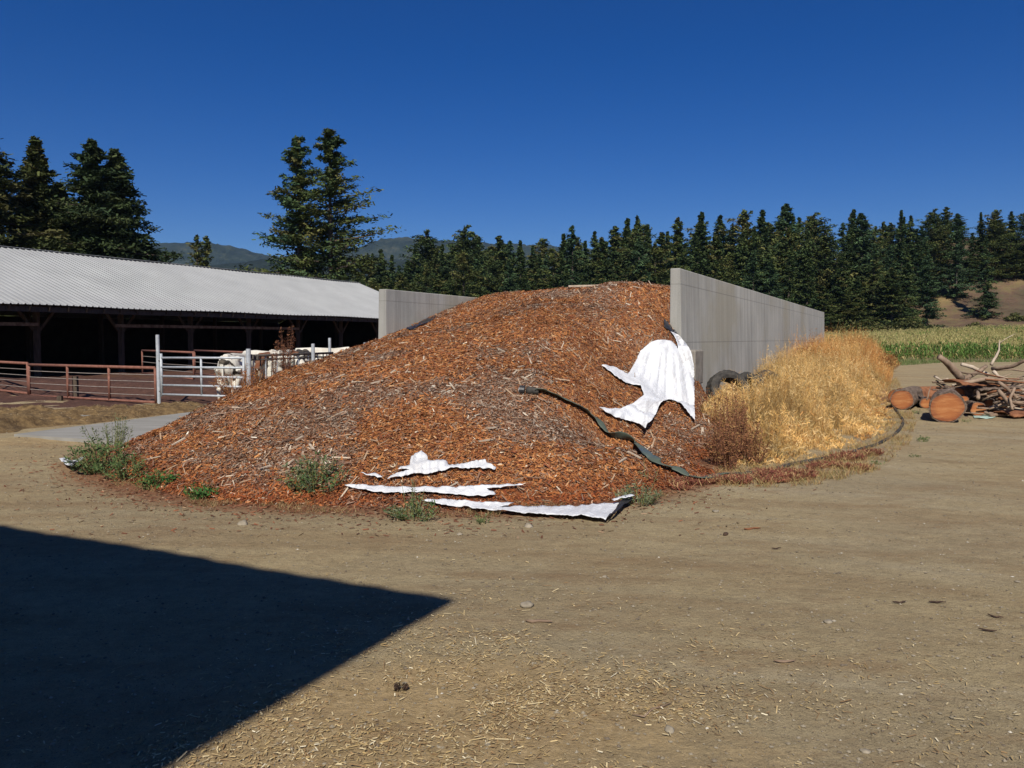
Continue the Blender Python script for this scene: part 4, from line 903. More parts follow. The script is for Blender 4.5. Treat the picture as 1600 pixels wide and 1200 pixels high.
# corn field
cr = np.random.default_rng(5); rows = []
o0 = np.array([26.2, 57.0]); dr = np.array([.985, .17]); dn = np.array([-.17, .985])
for j in range(70):
    nn = 340 if j < 20 else 300; a = cr.uniform(-14, 90, nn) if j else np.linspace(-14, 90, 420); q = o0+dr*a[:, None]+dn*(j*.92+cr.normal(0, .08, len(a)))[:, None]; rows.append(np.c_[q, np.full(len(a), j)])
Q = np.concatenate(rows); Q = Q[(Q[:, 1] < 124) & (Q[:, 0]/Q[:, 1] > .36) & (Q[:, 0]/Q[:, 1] < .80)]
Q = Q[~((Q[:, 0]/Q[:, 1] < .462) & (Q[:, 1] < 62))]
zt = terrain(Q[:, 0], Q[:, 1]); nq = len(Q); P = np.c_[Q[:, :2], zt]; hq = (1.25+.45*fbm(Q[:, 0]/7, Q[:, 1]/7, 81, 2))*cr.uniform(.85, 1.1, nq)+.25*ss(Q[:, 1], 60, 80)
grn = fbm(Q[:, 0]/9, Q[:, 1]/5, 82, 3)
dryf = (grn+.12*ss(Q[:, 2], 6, 16)-.25*(1-ss(Q[:, 2], 0, 8)) > .02)
Vl = []; Fl = []; Cl = []; off_ = 0
cgA = pick(nq, [(.09, .17, .035), (.13, .22, .05), (.07, .12, .03)], [3, 3, 2]); cgB = pick(nq, [(.30, .30, .10), (.40, .36, .15), (.20, .24, .07)], [3, 2, 3])
cs_ = np.where(dryf[:, None], cgB, cgA)
v, f, c = blades(P, hq, np.full(nq, .016), .05, cs_, 2, .2, 0, None, 3); Vl.append(v); Fl.append(f); Cl.append(c); off_ = len(v)
for k in range(9):
    fz = cr.uniform(.12, .92, nq); a = cr.uniform(0, 2*math.pi, nq); L = cr.uniform(.35, .65, nq)*(1.1-.5*fz)
    d = np.stack([np.cos(a), np.sin(a), 0*a], -1); s = np.stack([-np.sin(a), np.cos(a), 0*a], -1)*.035; b0 = P+np.c_[0*a, 0*a, hq*fz]
    m1 = b0+d*(L*.5)[:, None]+np.c_[0*a, 0*a, .16+0*a]; m2 = b0+d*L[:, None]+np.c_[0*a, 0*a, -.06+cr.normal(0, .08, nq)]
    v = np.stack([b0-s*.6, b0+s*.6, m1+s, m1-s, m2+s*.3, m2-s*.3], 1).reshape(-1, 3); base = (np.arange(nq)*6)[:, None]
    f = np.concatenate([base+np.array([0, 1, 2, 3]), base+np.array([3, 2, 4, 5])]); cl = np.where((cr.random(nq) < (.12+.35*dryf+.3*(fz < .25)))[:, None], pick(nq, [(.42, .34, .15), (.34, .28, .11)], [1, 1]), cs_)*cr.uniform(.8, 1.2, nq)[:, None]
    Vl.append(v); Fl.append(f+off_); Cl.append(np.repeat(cl, 6, 0)); off_ += len(v)
for k in range(4):
    a = cr.uniform(0, 2*math.pi, nq); tl = cr.uniform(.7, 1.4, nq); L = np.full(nq, .20)
    v, f, c = flakes(P+np.c_[np.cos(a)*.04, np.sin(a)*.04, hq+.07], L, L*.16, a, tl, a*0, pick(nq, [(.52, .44, .20), (.44, .38, .16), (.36, .34, .12)], [1, 1, 1]))
    Vl.append(v); Fl.append(f+off_); Cl.append(c); off_ += len(v)
o = link('corn_field', mesh_np('corn_field', np.concatenate(Vl), np.concatenate(Fl), np.concatenate(Cl)), M['leaf']); tag(o, 'field of green and yellowing corn beyond the gravel yard', 'corn', kind='stuff')
cv = [(-30, 0), (20, 12)]
edge_poly = [(22, 52), (26, 55.3), (60, 61.5), (80, 65), (80, 63.5), (60, 59.8), (30, 54.8), (24, 49)]
G5 = scatter(edge_poly, 9000, 0, cond=None); cg = pick(len(G5), [(.10, .17, .045), (.16, .20, .07), (.26, .24, .11)], [4, 3, 2])
V, Fc, C = blades(G5, rng.uniform(.08, .35, len(G5)), np.full(len(G5), .012), .5, cg, 2, .4, 0, None, 6)
o = link('field_edge_grass', mesh_np('field_edge_grass', V, Fc, C), M['leaf']); tag(o, 'strip of short green grass along the near edge of the corn', 'grass', kind='stuff')

# ---------------------------------------------------------------- conifers
def conifer(H, Rr, nb, seed, leaf=.34, per=5, st_n=6, droop=.25, top=.75, gaps=.25, base=.06, cols=None, irregular=.3, tw=.5, fork=False, up=.0):
    r = np.random.default_rng(seed); P = []; A = []; T = []; Cc = []; tb = MB(); random.seed(seed)
    lean = r.normal(0, .008, 2)*H
    tb.tube([(0, 0, -.6), (0, 0, H*.05), (lean[0]*.3, lean[1]*.3, H*.35), (lean[0]*.7, lean[1]*.7, H*.7), (lean[0], lean[1], H*.985)], [H*.021, H*.0165, H*.0125, H*.007, H*.0015], 8, jit=.06)
    cols = np.array(cols)
    sect = r.uniform(.84, 1.16, (8, 8))
    for k in range(nb):
        f = base+(1-base)*(k+r.random())/nb; f = min(f, .995)
        if r.random() < gaps*.4: continue
        prof = ((1-f)**top*(1-.35*max(0, .22-f)/.22)+.03)
        a = r.uniform(0, 2*math.pi); L = Rr*prof*(r.uniform(1-irregular, 1+irregular))*sect[int(a/6.2832*8) % 8, min(7, int(f*8))]
        if r.random() < .08*irregular*2: L *= 1.35
        z0 = f*H; dv = np.array([math.cos(a), math.sin(a)]); sl_ = (up+.35*(f-.45)-droop*.5)*L
        m = max(2, int(st_n*(.35+.65*L/Rr)))
        cx = lean*f
        def pos(g): return np.array([cx[0]+dv[0]*L*g, cx[1]+dv[1]*L*g, z0+sl_*g-droop*L*.25*g*g+.12*L*g**3])
        if L > .8: tb.tube([pos(0), pos(.5), pos(.92)], [max(.02, .010*L+.004*H*(1-f)), .012*L+.008, .006], 4, False)
        cb = cols[r.integers(len(cols))]*r.uniform(.75, 1.25)
        for j in range(m):
            g = .14+.86*(j+r.random())/m; c = pos(g); spread = (.10+.22*L*(1-abs(g-.55)))*tw*2
            k2 = per; q = c+np.c_[r.normal(0, spread*.55, k2), r.normal(0, spread*.55, k2), r.normal(-.03, .11+.06*spread, k2)]
            P.append(q); A.append(a+r.normal(0, .8, k2)); T.append(r.normal(-.05, .38, k2)); Cc.append(cb*r.uniform(.75, 1.25, (k2, 1)))
    P = np.concatenate(P); A = np.concatenate(A); T = np.concatenate(T); Cc = np.concatenate(Cc); n = len(P)
    L = leaf*r.uniform(.6, 1.5, n); V, Fc, C = flakes(P, L, L*r.uniform(.28, .5, n), A, T, r.normal(0, .6, n), Cc)
    return mesh_np('crown', V, Fc, C), tb
DG = [(.042, .060, .028), (.060, .078, .034), (.034, .050, .026), (.080, .092, .040)]
DG = [(a*1.18, b*1.30, c*1.0) for a, b, c in DG]
OG = [(.072, .082, .032), (.095, .10, .038), (.052, .062, .026), (.12, .105, .045)]
OG = [(a*1.18, b*1.30, c*1.0) for a, b, c in OG]
BGn = [(.048, .074, .044), (.062, .092, .050), (.036, .056, .034)]
BGn = [(a*1.18, b*1.30, c*1.0) for a, b, c in BGn]
def tree(name, me, tb, loc, label, grp=None, cat='tree'):
    root = empty(name, loc); tag(root, label, cat, grp); tb.build('trunk', M['tree_trunk'], root, True); o = link('crown', me, M['needle'], root); return root
# big trees behind the barn
def hgt(py, Yv): return EYE+(HOR-py)*Yv/F
bigs = [(-8, 200, 66, 6.4, 'tall olive conifer cut by the left edge of the photo', OG, 1, .2), (62, 222, 70, 4.6, 'conifer beside the left edge tree', OG, 2, .2), (152, 226, 72, 7.2, 'broad dark fir behind the barn roof with wide drooping boughs', DG, 3, .35),
        (187, 240, 74, 5.9, 'second dark fir peak just right of the broad fir', DG, 4, .35), (98, 290, 74, 5.2, 'lower dark fir filling the gap between the left trees', DG+OG, 5, .3),
        (469, 222, 84, 4.8, 'left tree of the tall pair rising above the barn roof', OG+BGn, 6, .12), (519, 210, 84, 6.2, 'right and taller tree of the pair above the barn roof', DG+OG, 7, .15)]
for x, y, Yv, rr, lab, cl, sd, dr_ in bigs:
    pair = sd >= 6
    if not pair: cl = [(a*.66, b*.66, c*.72) for a, b, c in cl]
    me, tb = conifer(hgt(y, Yv), rr*(1.0 if pair else 1.12), 230 if pair else 340, 100+sd, .34 if pair else .36, 17 if pair else 22, 10, dr_, cols=cl, gaps=.5 if pair else .2, irregular=.5 if pair else .42, top=.7 if pair else .95, base=.12 if pair else .05, tw=.5 if pair else .62, up=.12 if pair else 0)
    tree('conifer', me, tb, at(x, Yv, 0), lab)
me, tb = conifer(hgt(369, 110), 3.4, 110, 131, .34, 9, 7, .1, cols=OG, irregular=.35, up=.25); tree('pine', me, tb, at(311, 110), 'small pine just above the barn roof, left of its twin')
me, tb = conifer(hgt(371, 112), 3.0, 110, 132, .34, 9, 7, .1, cols=OG, irregular=.35, up=.25); tree('pine', me, tb, at(326, 112), 'right twin of the small pines above the barn roof')
# forest line
prot = []
for i, (rr, cl, up_, nb) in enumerate([(3.3, DG, 0, 120), (2.8, DG, 0, 115), (3.8, OG, .2, 105), (3.4, BGn, .1, 110), (4.1, OG+DG, .25, 100), (2.5, DG+BGn, -.05, 120), (3.5, DG+OG, .1, 115)]):
    me, tb = conifer(20, rr*1.25, int(nb*1.25), 200+i, .38, 24, 6, .25 if up_ < .15 else .08, [.9, 1.0, .55, .8, .5, 1.05, .75][i], cols=cl, irregular=.5, base=.05, up=up_, tw=.6)
    tm = tb.build('trunk', M['tree_trunk'], None, True); ro = empty('forest_tree'); tm.parent = ro; link('crown', me, M['needle'], ro); prot.append(ro)
sky_pts = [(596, 392), (612, 400), (632, 408), (650, 388), (671, 364), (690, 384), (712, 384), (731, 357), (748, 372), (765, 388), (781, 371), (800, 378), (814, 378), (832, 386), (848, 376), (866, 392), (884, 368), (895, 355), (912, 378), (925, 364), (938, 374), (962, 356), (975, 345), (993, 341), (1012, 353), (1030, 366), (1052, 344), (1066, 372), (1092, 335), (1122, 339), (1140, 356), (1162, 333), (1180, 332), (1198, 352), (1222, 321), (1244, 343), (1270, 338), (1290, 362), (1324, 331), (1347, 336), (1362, 356), (1376, 349), (1400, 331), (1417, 340), (1436, 356), (1452, 331), (1470, 327), (1490, 336), (1513, 366), (1527, 334), (1550, 331), (1574, 333), (1597, 334), (1622, 330), (1650, 338), (1680, 330)]
fr_ = random.Random(4); cnt = 0; LOWOK = False
def put(px, topy, Yv, k, fill=False):
    global cnt
    if px > 1395 and Yv < 152 and not LOWOK: Yv = 152+(Yv-131)*.6
    x = (px-800)/F*Yv; g = float(terrain(x, Yv)); h = EYE+(HOR-topy)*Yv/F-g
    if h < 5: return
    o = prot[k] if (prot[k].get('used') is None) else copy_tree(prot[k])
    if o is prot[k]: prot[k]['used'] = 1
    o.location = (x, Yv, g); s = h/20; w = max(s*1.0, .72)*fr_.uniform(.9, 1.2); o.scale = (w, w, s); o.rotation_euler = (fr_.gauss(0, .012), fr_.gauss(0, .012), fr_.uniform(0, 6.28))
    kinds = ['slender dark conifer', 'slender dark conifer', 'olive green pine', 'bluish green conifer', 'olive green pine', 'slender dark conifer', 'dark green conifer']
    reg = 'behind the bark pile' if px < 1045 else ('behind the right concrete wall' if px < 1290 else 'on the slope beyond the corn field')
    tag(o, f'{kinds[k]} in the dense forest line {reg}', 'tree', f'{kinds[k]}s of the forest line {reg}'); cnt += 1
for i, (x, y) in enumerate(sky_pts):
    Yv = fr_.uniform(142, 168) if x > 860 else fr_.uniform(150, 185); put(x, y, Yv, fr_.choice([0, 1, 5, 6, 3, 2, 4]))
sx = [p[0] for p in sky_pts]; sy = [p[1] for p in sky_pts]
for row, (Yr, dy0, dy1, stp) in enumerate([(176, 6, 24, 20), (138, 20, 60, 19), (131, 55, 100, 26), (190, 2, 20, 32)]):
    x = 560+row*9
    while x < 1690:
        xx = x+fr_.uniform(-8, 8); t = float(np.interp(xx, sx, sy)); low = fr_.uniform(dy0, dy1)
        Yv = Yr+fr_.uniform(-5, 7)
        if not (row == 2 and xx > 1440) and not (row == 1 and xx > 1450 and fr_.random() < .3) and not (abs(xx-1503) < 10) and not (abs(xx-1302) < 9 and row != 2): put(xx, t+low, Yv, fr_.choice([0, 1, 2, 3, 4, 5, 6, 6]))
        x += stp
for x, y, Yv in [(560, 430, 120), (585, 440, 118), (606, 436, 125), (625, 430, 128), (538, 446, 116), (645, 445, 122), (1370, 470, 133), (1340, 460, 131), (1320, 470, 128), (400, 432, 140), (378, 436, 150), (420, 428, 138), (350, 430, 150), (515, 440, 110), (440, 430, 118), (285, 428, 150)]: put(x, y, Yv, fr_.choice([2, 4, 6]))
LOWOK = True
for x, y, Yv in [(1537, 372, 141), (1446, 398, 134), (1412, 392, 131), (1392, 420, 129)]: put(x, y, Yv, fr_.choice([0, 3, 6, 5]))
# understory shrubs on the slope
for i, (x, Yv, s) in enumerate([(1435, 127, 1.6), (1472, 129, .8), (1395, 126, 1.8), (1360, 126, 2), (1521, 134, .7), (1585, 138, .9), (1330, 126, 2.2)]):
    x_ = (x-800)/F*Yv; r_ = np.random.default_rng(i+900); n = 900; v = r_.normal(0, 1, (n, 3)); v /= np.linalg.norm(v, axis=1)[:, None]; v = v*(r_.random((n, 1))**.4)*(1+.5*np.sin(v[:, :1]*5+i)*np.cos(v[:, 2:]*4))*np.array([1.9, 1.2, .8])*s+np.array([0, 0, .7*s])
    V, Fc, C = flakes(v, r_.uniform(.2, .5, n), r_.uniform(.1, .25, n), r_.uniform(0, 6, n), r_.normal(0, .6, n), r_.normal(0, 1, n), pick(n, [(.09, .10, .03), (.14, .13, .05), (.06, .07, .025)], [1, 1, 1]))
    o = link('shrub', mesh_np('shrub', V, Fc, C), M['needle']); o.location = (x_, Yv, float(terrain(x_, Yv))); tag(o, 'low olive shrub on the brown slope below the forest', 'shrub', 'shrubs on the slope beyond the corn')

# ---------------------------------------------------------------- logs and branch heap
def log(px, py_base, r, length, ang, label, Yv=None, z=0., elev=0., red=False, n=26, cutboth=True):
    q = gp(px, py_base) if Yv is None else np.array(at(px, Yv)); Yc = q[1]
    c = Vector((q[0], Yc, r*.94+z+float(terrain(q[0], Yc)))); root = empty('log', c, 0); tag(root, label, 'log')
    d = Vector((math.sin(ang)*math.cos(elev), math.cos(ang)*math.cos(elev), math.sin(elev))); rd = random.Random(int(px*7))
    rm = d.to_track_quat('Z', 'Y').to_matrix().to_4x4()
    V = []; seg = max(6, int(length/.10)); wob = [1+.05*math.sin(2*math.pi*k/n*2+px)+.03*math.sin(2*math.pi*k/n*5+px*2)+rd.uniform(-.018, .018) for k in range(n)]
    for i in range(seg+1):
        for k in range(n):
            a = 2*math.pi*k/n; rr = r*wob[k]*(1-.10*i/seg)*(1+rd.uniform(-.045, .045)); V.append((math.cos(a)*rr, math.sin(a)*rr, length*i/seg))
    Fc = [(i*n+k, i*n+(k+1) % n, (i+1)*n+(k+1) % n, (i+1)*n+k) for i in range(seg) for k in range(n)]+[tuple((seg)*n+k for k in range(n)), tuple(range(n-1, -1, -1))]
    b = MB(); b.add(V, Fc); o = b.build('bark', M['bark'] if not red else M['redbark'], root, False); o.rotation_euler = rm.to_euler()
    b = MB(); ri = .90; pts = [(math.cos(2*math.pi*k/n)*r*ri*wob[k], math.sin(2*math.pi*k/n)*r*ri*wob[k], -.012) for k in range(n)]; pts2 = [(p[0], p[1], .01) for p in pts]
    b.add(pts+pts2, [tuple(range(n-1, -1, -1))]+[(k, n+k, n+(k+1) % n, (k+1) % n) for k in range(n)]); o = b.build('cut_face', M['cut'], root); o.rotation_euler = rm.to_euler()
    return root
M['redbark'] = mat_noise('red_inner_bark', (.13, .05, .025), (.34, .15, .07), 5, .9, .9, .03, co=(1, 1, 3))
log(1479, 661, .315, 1.9, R(28), 'biggest log, its fresh orange cut end facing the viewer at the front of the heap')
log(1409, 640, .25, 2.2, R(33), 'log with orange cut end at the left front of the heap')
log(1528, 649, .165, 1.0, R(12), 'small log with round orange cut end right of the biggest log')
log(1447, 638, .135, 1.2, R(20), 'thin pale ended log between the two large log ends')
log(1398, 628, .17, 1.0, R(60), 'pale split log end behind the left front log', Yv=20.6)
log(1408, 620, .20, 3.2, R(80), 'reddish stripped log lying crosswise behind the front logs', Yv=20.2, red=True)
log(1432, 620, .17, 3.0, R(74), 'reddish log lying crosswise further back in the heap', Yv=21.4, red=True, z=.04)
log(1500, 640, .15, 1.6, R(55), 'bark covered log leaning behind the biggest log', Yv=18.0, z=.28, elev=.12)
log(1575, 640, .12, 1.4, R(70), 'dark thin log low in the branch heap', Yv=18.6, z=0)
log(1462, 632, .10, 1.0, R(50), 'small log end tucked between the thin pale ended log and the biggest log', Yv=17.6, z=.05)
log(1548, 628, .11, 1.1, R(35), 'small dark barked log end right of the small round log', Yv=17.6, z=.12)
log(1508, 628, .10, 1.2, R(15), 'small log end wedged above the gap right of the biggest log', Yv=17.7, z=.22)
def branch(pix, r0, r1, mat, label, grp=None, twigs=0, seed=0):
    rd = random.Random(seed); pts = [Vector(tuple(py_(*p))) for p in pix]; root = pts[0].copy()
    for p in pts: p.z = max(p.z, r0*.8)
    out = [pts[0]]
    for i in range(len(pts)-1):
        L = (pts[i+1]-pts[i]).length
        for f in (.33, .66, 1): out.append(pts[i].lerp(pts[i+1], f)+(Vector((rd.gauss(0, .02), rd.gauss(0, .02), rd.gauss(0, .015)))*L if f < 1 else Vector()))
    random.seed(seed); n = len(out); b = MB(); b.tube([p-root for p in out], [.8*(r0+(r1-r0)*i/(n-1)) for i in range(n)], 9, jit=.14)
    for k in range(twigs):
        p = out[rd.randrange(1, n-1)]-root; d = Vector((rd.gauss(0, .5), rd.gauss(0, .4), abs(rd.gauss(.3, .4)))).normalized()*rd.uniform(.15, .5); b.tube([p, p+d*.5+Vector((0, 0, .02)), p+d], [r1*.8, r1*.5, r1*.25], 6)
    o = b.build('branch', mat, None, True); o.location = root; tag(o, label, 'branch', grp); return o
BW, PW, BK = M['branchwood'], M['palewood'], M['bark']
branch([(1467, 557, 18.2), (1484, 571, 18.3), (1503, 592, 18.4)], .075, .11, BW, 'thick cut limb pointing up left from the heap')
branch([(1503, 592, 18.4), (1525, 583, 18.8), (1541, 572, 19.1)], .07, .05, BW, 'bent limb forking right from the thick cut limb')
branch([(1502, 569, 19.2), (1520, 574, 19.2), (1545, 586, 19)], .05, .06, PW, 'pale bent limb behind the thick cut limb')
branch([(1549, 570, 18.6), (1557, 556, 18.7), (1561, 547, 18.8), (1562, 531, 18.9)], .045, .015, PW, 'upright pale stick sticking highest out of the heap', None, 2, 5)
branch([(1550, 576, 18.4), (1580, 573, 18), (1602, 563, 17.7), (1630, 553, 17.5)], .055, .04, BW, 'long grey limb reaching out to the right frame edge')
branch([(1556, 578, 18.6), (1580, 577, 18.5), (1620, 581, 18.3)], .03, .02, BW, 'thin straight limb below the long grey limb')
branch([(1552, 580, 17.9), (1560, 588, 17.8), (1575, 592, 17.7)], .05, .03, PW, 'short white peeled branch near the top of the heap')
branch([(1495, 600, 17.6), (1540, 592, 17.5), (1588, 594, 17.4)], .06, .05, BW, 'long brown limb lying across the top of the heap')
branch([(1560, 597, 16.9), (1575, 608, 16.7), (1590, 622, 16.5)], .045, .04, BW, 'brown crooked limb on the right face of the heap')
branch([(1560, 610, 16.8), (1572, 624, 16.6), (1584, 636, 16.4)], .05, .045, BW, 'smooth tan limb pointing down at the right')
branch([(1585, 606, 16.6), (1578, 622, 16.5), (1582, 640, 16.3)], .035, .03, BW, 'forked tan limb beside the smooth limb')
branch([(1527, 612, 17.0), (1528, 622, 16.6)], .04, .05, BW, 'yellow cut stub standing on the small round log')
branch([(1448, 625, 17.2), (1452, 610, 17.3), (1456, 600, 17.4)], .02, .008, BW, 'thin twig standing up between the large logs')
branch([(1460, 588, 18.6), (1470, 594, 18.4), (1482, 592, 18.3)], .03, .03, PW, 'small white curled branch behind the biggest log')
br = random.Random(12)
for i in range(130):
    cx = br.uniform(1488, 1640); Yb = br.uniform(18.3 if cx < 1556 else 16.8, 19.4); topz = .95*(1-abs(cx-1560)/150)*(1-abs(Yb-18)/2.2)+.1; z0 = br.uniform(.05, max(.12, topz*1.1)); x = (cx-800)/F*Yb
    a = br.gauss(-.35, .75); L = br.uniform(.5, 1.7); d = Vector((math.cos(a), math.sin(a)*.8, br.gauss(0, .16)))*L/2; c = Vector((x, Yb, z0)); p = [c-d, c+Vector((br.gauss(0, .06), br.gauss(0, .06), br.gauss(0, .05))), c+d]
    r = br.choice([br.uniform(.01, .025), br.uniform(.02, .05)]); 
    for v in p: v.z = max(v.z, r)
    random.seed(i); bb = MB(); q = [p[0], p[0].lerp(p[1], .5)+Vector((0, 0, br.gauss(0, .02))), p[1], p[1].lerp(p[2], .5)+Vector((0, 0, br.gauss(0, .02))), p[2]]; bb.tube([v-c for v in q], [r, r*.95, r*.85, r*.7, r*.5], 8, jit=.1)
    o = bb.build('branch', br.choice([BW, BW, BW, BK, BK, M['redbark'], M['redbark'], PW]), None, True); o.location = c; tag(o, 'tangled bare branch inside the heap right of the logs', 'branch', 'tangled branches in the heap')
# bark slabs, debris under the heap
for i, (x, Yb, z, sx_, sy_, rz, el, lab) in enumerate([(1525, 17.8, .62, 1.2, .5, .3, .10, 'large brown bark slab lying on top of the heap'), (1560, 17.3, .50, .8, .45, -.3, -.2, 'brown bark slab on the heap right of the large one'), (1500, 18.6, .42, .9, .4, .5, .1, 'dark bark slab behind the biggest log'), (1612, 16.7, .04, 1.2, .6, .1, .0, 'low reddish bark slab on the ground at the right edge')]):
    bb = MB(); nx = 14; rdm = random.Random(i); V = []; 
    for a_ in range(nx+1):
        for b_ in range(6): u = a_/nx-.5; v = b_/5-.5; V.append((u*sx_*(1+.1*rdm.random()), v*sy_*(1+.25*rdm.random()), -.25*sy_*(v*2)**2*.5+rdm.uniform(-.015, .015)))
    bb.add(V, [(a_*6+b_, (a_+1)*6+b_, (a_+1)*6+b_+1, a_*6+b_+1) for a_ in range(nx) for b_ in range(5)]); o = bb.build('bark_slab', M['redbark'] if i in (0, 3) else M['bark'], None, True); o.modifiers.new('t', 'SOLIDIFY').thickness = .03
    q = at(x, Yb, z+.1); o.location = q; o.rotation_euler = (el, el*.5, rz); tag(o, lab, 'bark')
sheet('green_scrap', [(1520, 648), (1530, 650), (1542, 648), (1550, 650), (1556, 651), (1550, 653), (1535, 653), (1522, 652)], M['mint'], 'pale green scrap lying on the gravel under the small round log', .02, 2, lambda x, y: .02+0*x, .2, cat='scrap', hf=lambda x, y: terrain(x, y))

# ---------------------------------------------------------------- tyres beside the wall
def tyre(loc, rot, label, R1=.42, R2=.25, w=.32):
    root = empty('tyre', loc); root.rotation_euler = rot; tag(root, label, 'tyre', 'old tyres by the wall'); b = MB(); n = 48; prof = [(R2, -.4), (R2+.06, -.5), (R1-.05, -.5), (R1, -.36), (R1, .36), (R1-.05, .5), (R2+.06, .5), (R2, .4)]; m = len(prof)
    V = [((r+(.012 if (i % 2 and r == R1) else 0))*math.cos(2*math.pi*i/n), (r+(.012 if (i % 2 and r == R1) else 0))*math.sin(2*math.pi*i/n), z*w) for i in range(n) for r, z in prof]
    b.add(V, [(i*m+k, ((i+1) % n)*m+k, ((i+1) % n)*m+(k+1) % m, i*m+(k+1) % m) for i in range(n) for k in range(m)]); b.build('tread', M['rubber'], root)
    return root
p = at(1140, 17.4); tyre((p[0], p[1], .46), (R(66), 0, R(20)), 'old black tyre leaning by the wall behind the grass, opening showing', .50, .32)
p = at(1172, 18.6); tyre((p[0], p[1], .42), (R(62), 0, R(35)), 'second old tyre from the wall end, half hidden by grass', .45, .28)
p = at(1203, 20.0); tyre((p[0], p[1], .42), (R(60), 0, R(30)), 'third old tyre from the wall end, mostly hidden by grass', .45, .28)

# ---------------------------------------------------------------- small ground litter
def view_pts(n, y0=2.6, y1=24, pw=1.0):
    u = rng.random(n); Yv = y0*(y1/y0)**u; Xv = rng.uniform(-.72, .72, n)*Yv; return Xv, Yv
Xv, Yv = view_pts(26000); pz = pile0(Xv, Yv); k = (pz < -.03); Xv, Yv = Xv[k], Yv[k]; n = len(Xv)
r = .0022+.010*rng.random(n)**5+.0006*Yv*rng.random(n); ico = np.array([(0, 0, 1), (.9, 0, .1), (.2, .85, 0), (-.8, .4, .1), (-.6, -.7, 0), (.4, -.85, .1), (0, 0, -.6)])
V = ico[None]*r[:, None, None]*rng.uniform(.6, 1.4, (n, 7, 1))*np.array([1, 1, .6])+np.stack([Xv, Yv, terrain(Xv, Yv)+r*.2], -1)[:, None]
tri = np.array([(0, 1, 2), (0, 2, 3), (0, 3, 4), (0, 4, 5), (0, 5, 1), (6, 2, 1), (6, 3, 2), (6, 4, 3), (6, 5, 4), (6, 1, 5)])
Fc = (tri[None]+(np.arange(n)*7)[:, None, None]).reshape(-1, 3); cg = pick(n, [(.22, .185, .13), (.27, .23, .165), (.15, .12, .085), (.33, .29, .22), (.50, .46, .38)], [7, 5, 6, .8, .12])
o = link('gravel', mesh_np('gravel', V.reshape(-1, 3), Fc, np.repeat(cg, 7, 0)), M['attr']); tag(o, 'fine loose gravel and grit over the dirt yard', 'gravel', kind='stuff')
# straw and chaff
cl = [(640, 1120, 1.0, .75, 3200), (900, 1090, .9, .6, 2600), (420, 1175, .7, .45, 1500), (760, 1060, 1.0, .7, 1700), (1200, 1185, .9, .35, 900), (980, 1180, .7, .3, 900), (1250, 1060, 1.4, .35, 500), (60, 700, 2.6, 1.1, 2200), (700, 985, .9, .5, 700), (1100, 1120, 2.0, 1.0, 800), (250, 640, 2.0, .7, 3600), (80, 658, 2.2, .8, 4000), (160, 646, 2, .6, 2400), (500, 1000, 1.6, 1.2, 700)]
Xs = []; Ys = []
for px, py, rx, ry, m in cl:
    c = gp(px, py); m = int(m*1.5); Xs.append(rng.normal(c[0], rx*.66, m)); Ys.append(rng.normal(c[1], ry*.66, m))
a, c = view_pts(2600, 2.6, 20); Xs.append(a); Ys.append(c); Xs = np.concatenate(Xs); Ys = np.concatenate(Ys); k = (pile0(Xs, Ys) < 0) & ((fbm(Xs/.35, Ys/.35, 91, 3)+rng.normal(0, .25, len(Xs))) > -.02); Xs, Ys = Xs[k], Ys[k]; n = len(Xs)
L = rng.uniform(.007, .030, n)*(1+(rng.random(n) < .06)*1.6); wd = rng.uniform(.0026, .0068, n)*(1+.02*Ys)
zz = terrain(Xs, Ys)+.004+rng.random(n)*.007
from mathutils.kdtree import KDTree
kd = KDTree(len(FV)); [kd.insert((v[0], v[1], 0), i) for i, v in enumerate(FV)]; kd.balance()
for i in np.nonzero((Ys > 12) & (Xs < -5))[0]:
    _, j, dd_ = kd.find((Xs[i], Ys[i], 0))
    if dd_ < .08: zz[i] = max(zz[i], FV[j][2]+.012)
cg = pick(n, [(.48, .36, .18), (.38, .27, .12), (.58, .47, .27), (.27, .17, .08), (.68, .60, .42)], [6, 6, 3.5, 5, .7])*rng.uniform(.8, 1.15, n)[:, None]
V, Fc, C = flakes(np.stack([Xs, Ys, zz], -1), L, wd, rng.uniform(0, 6.28, n), rng.normal(0, .16, n), rng.normal(0, .3, n), cg)
o = link('scattered_straw', mesh_np('scattered_straw', V, Fc, C), M['attr']); tag(o, 'pale straw bits and chaff scattered on the dirt', 'straw', kind='stuff')
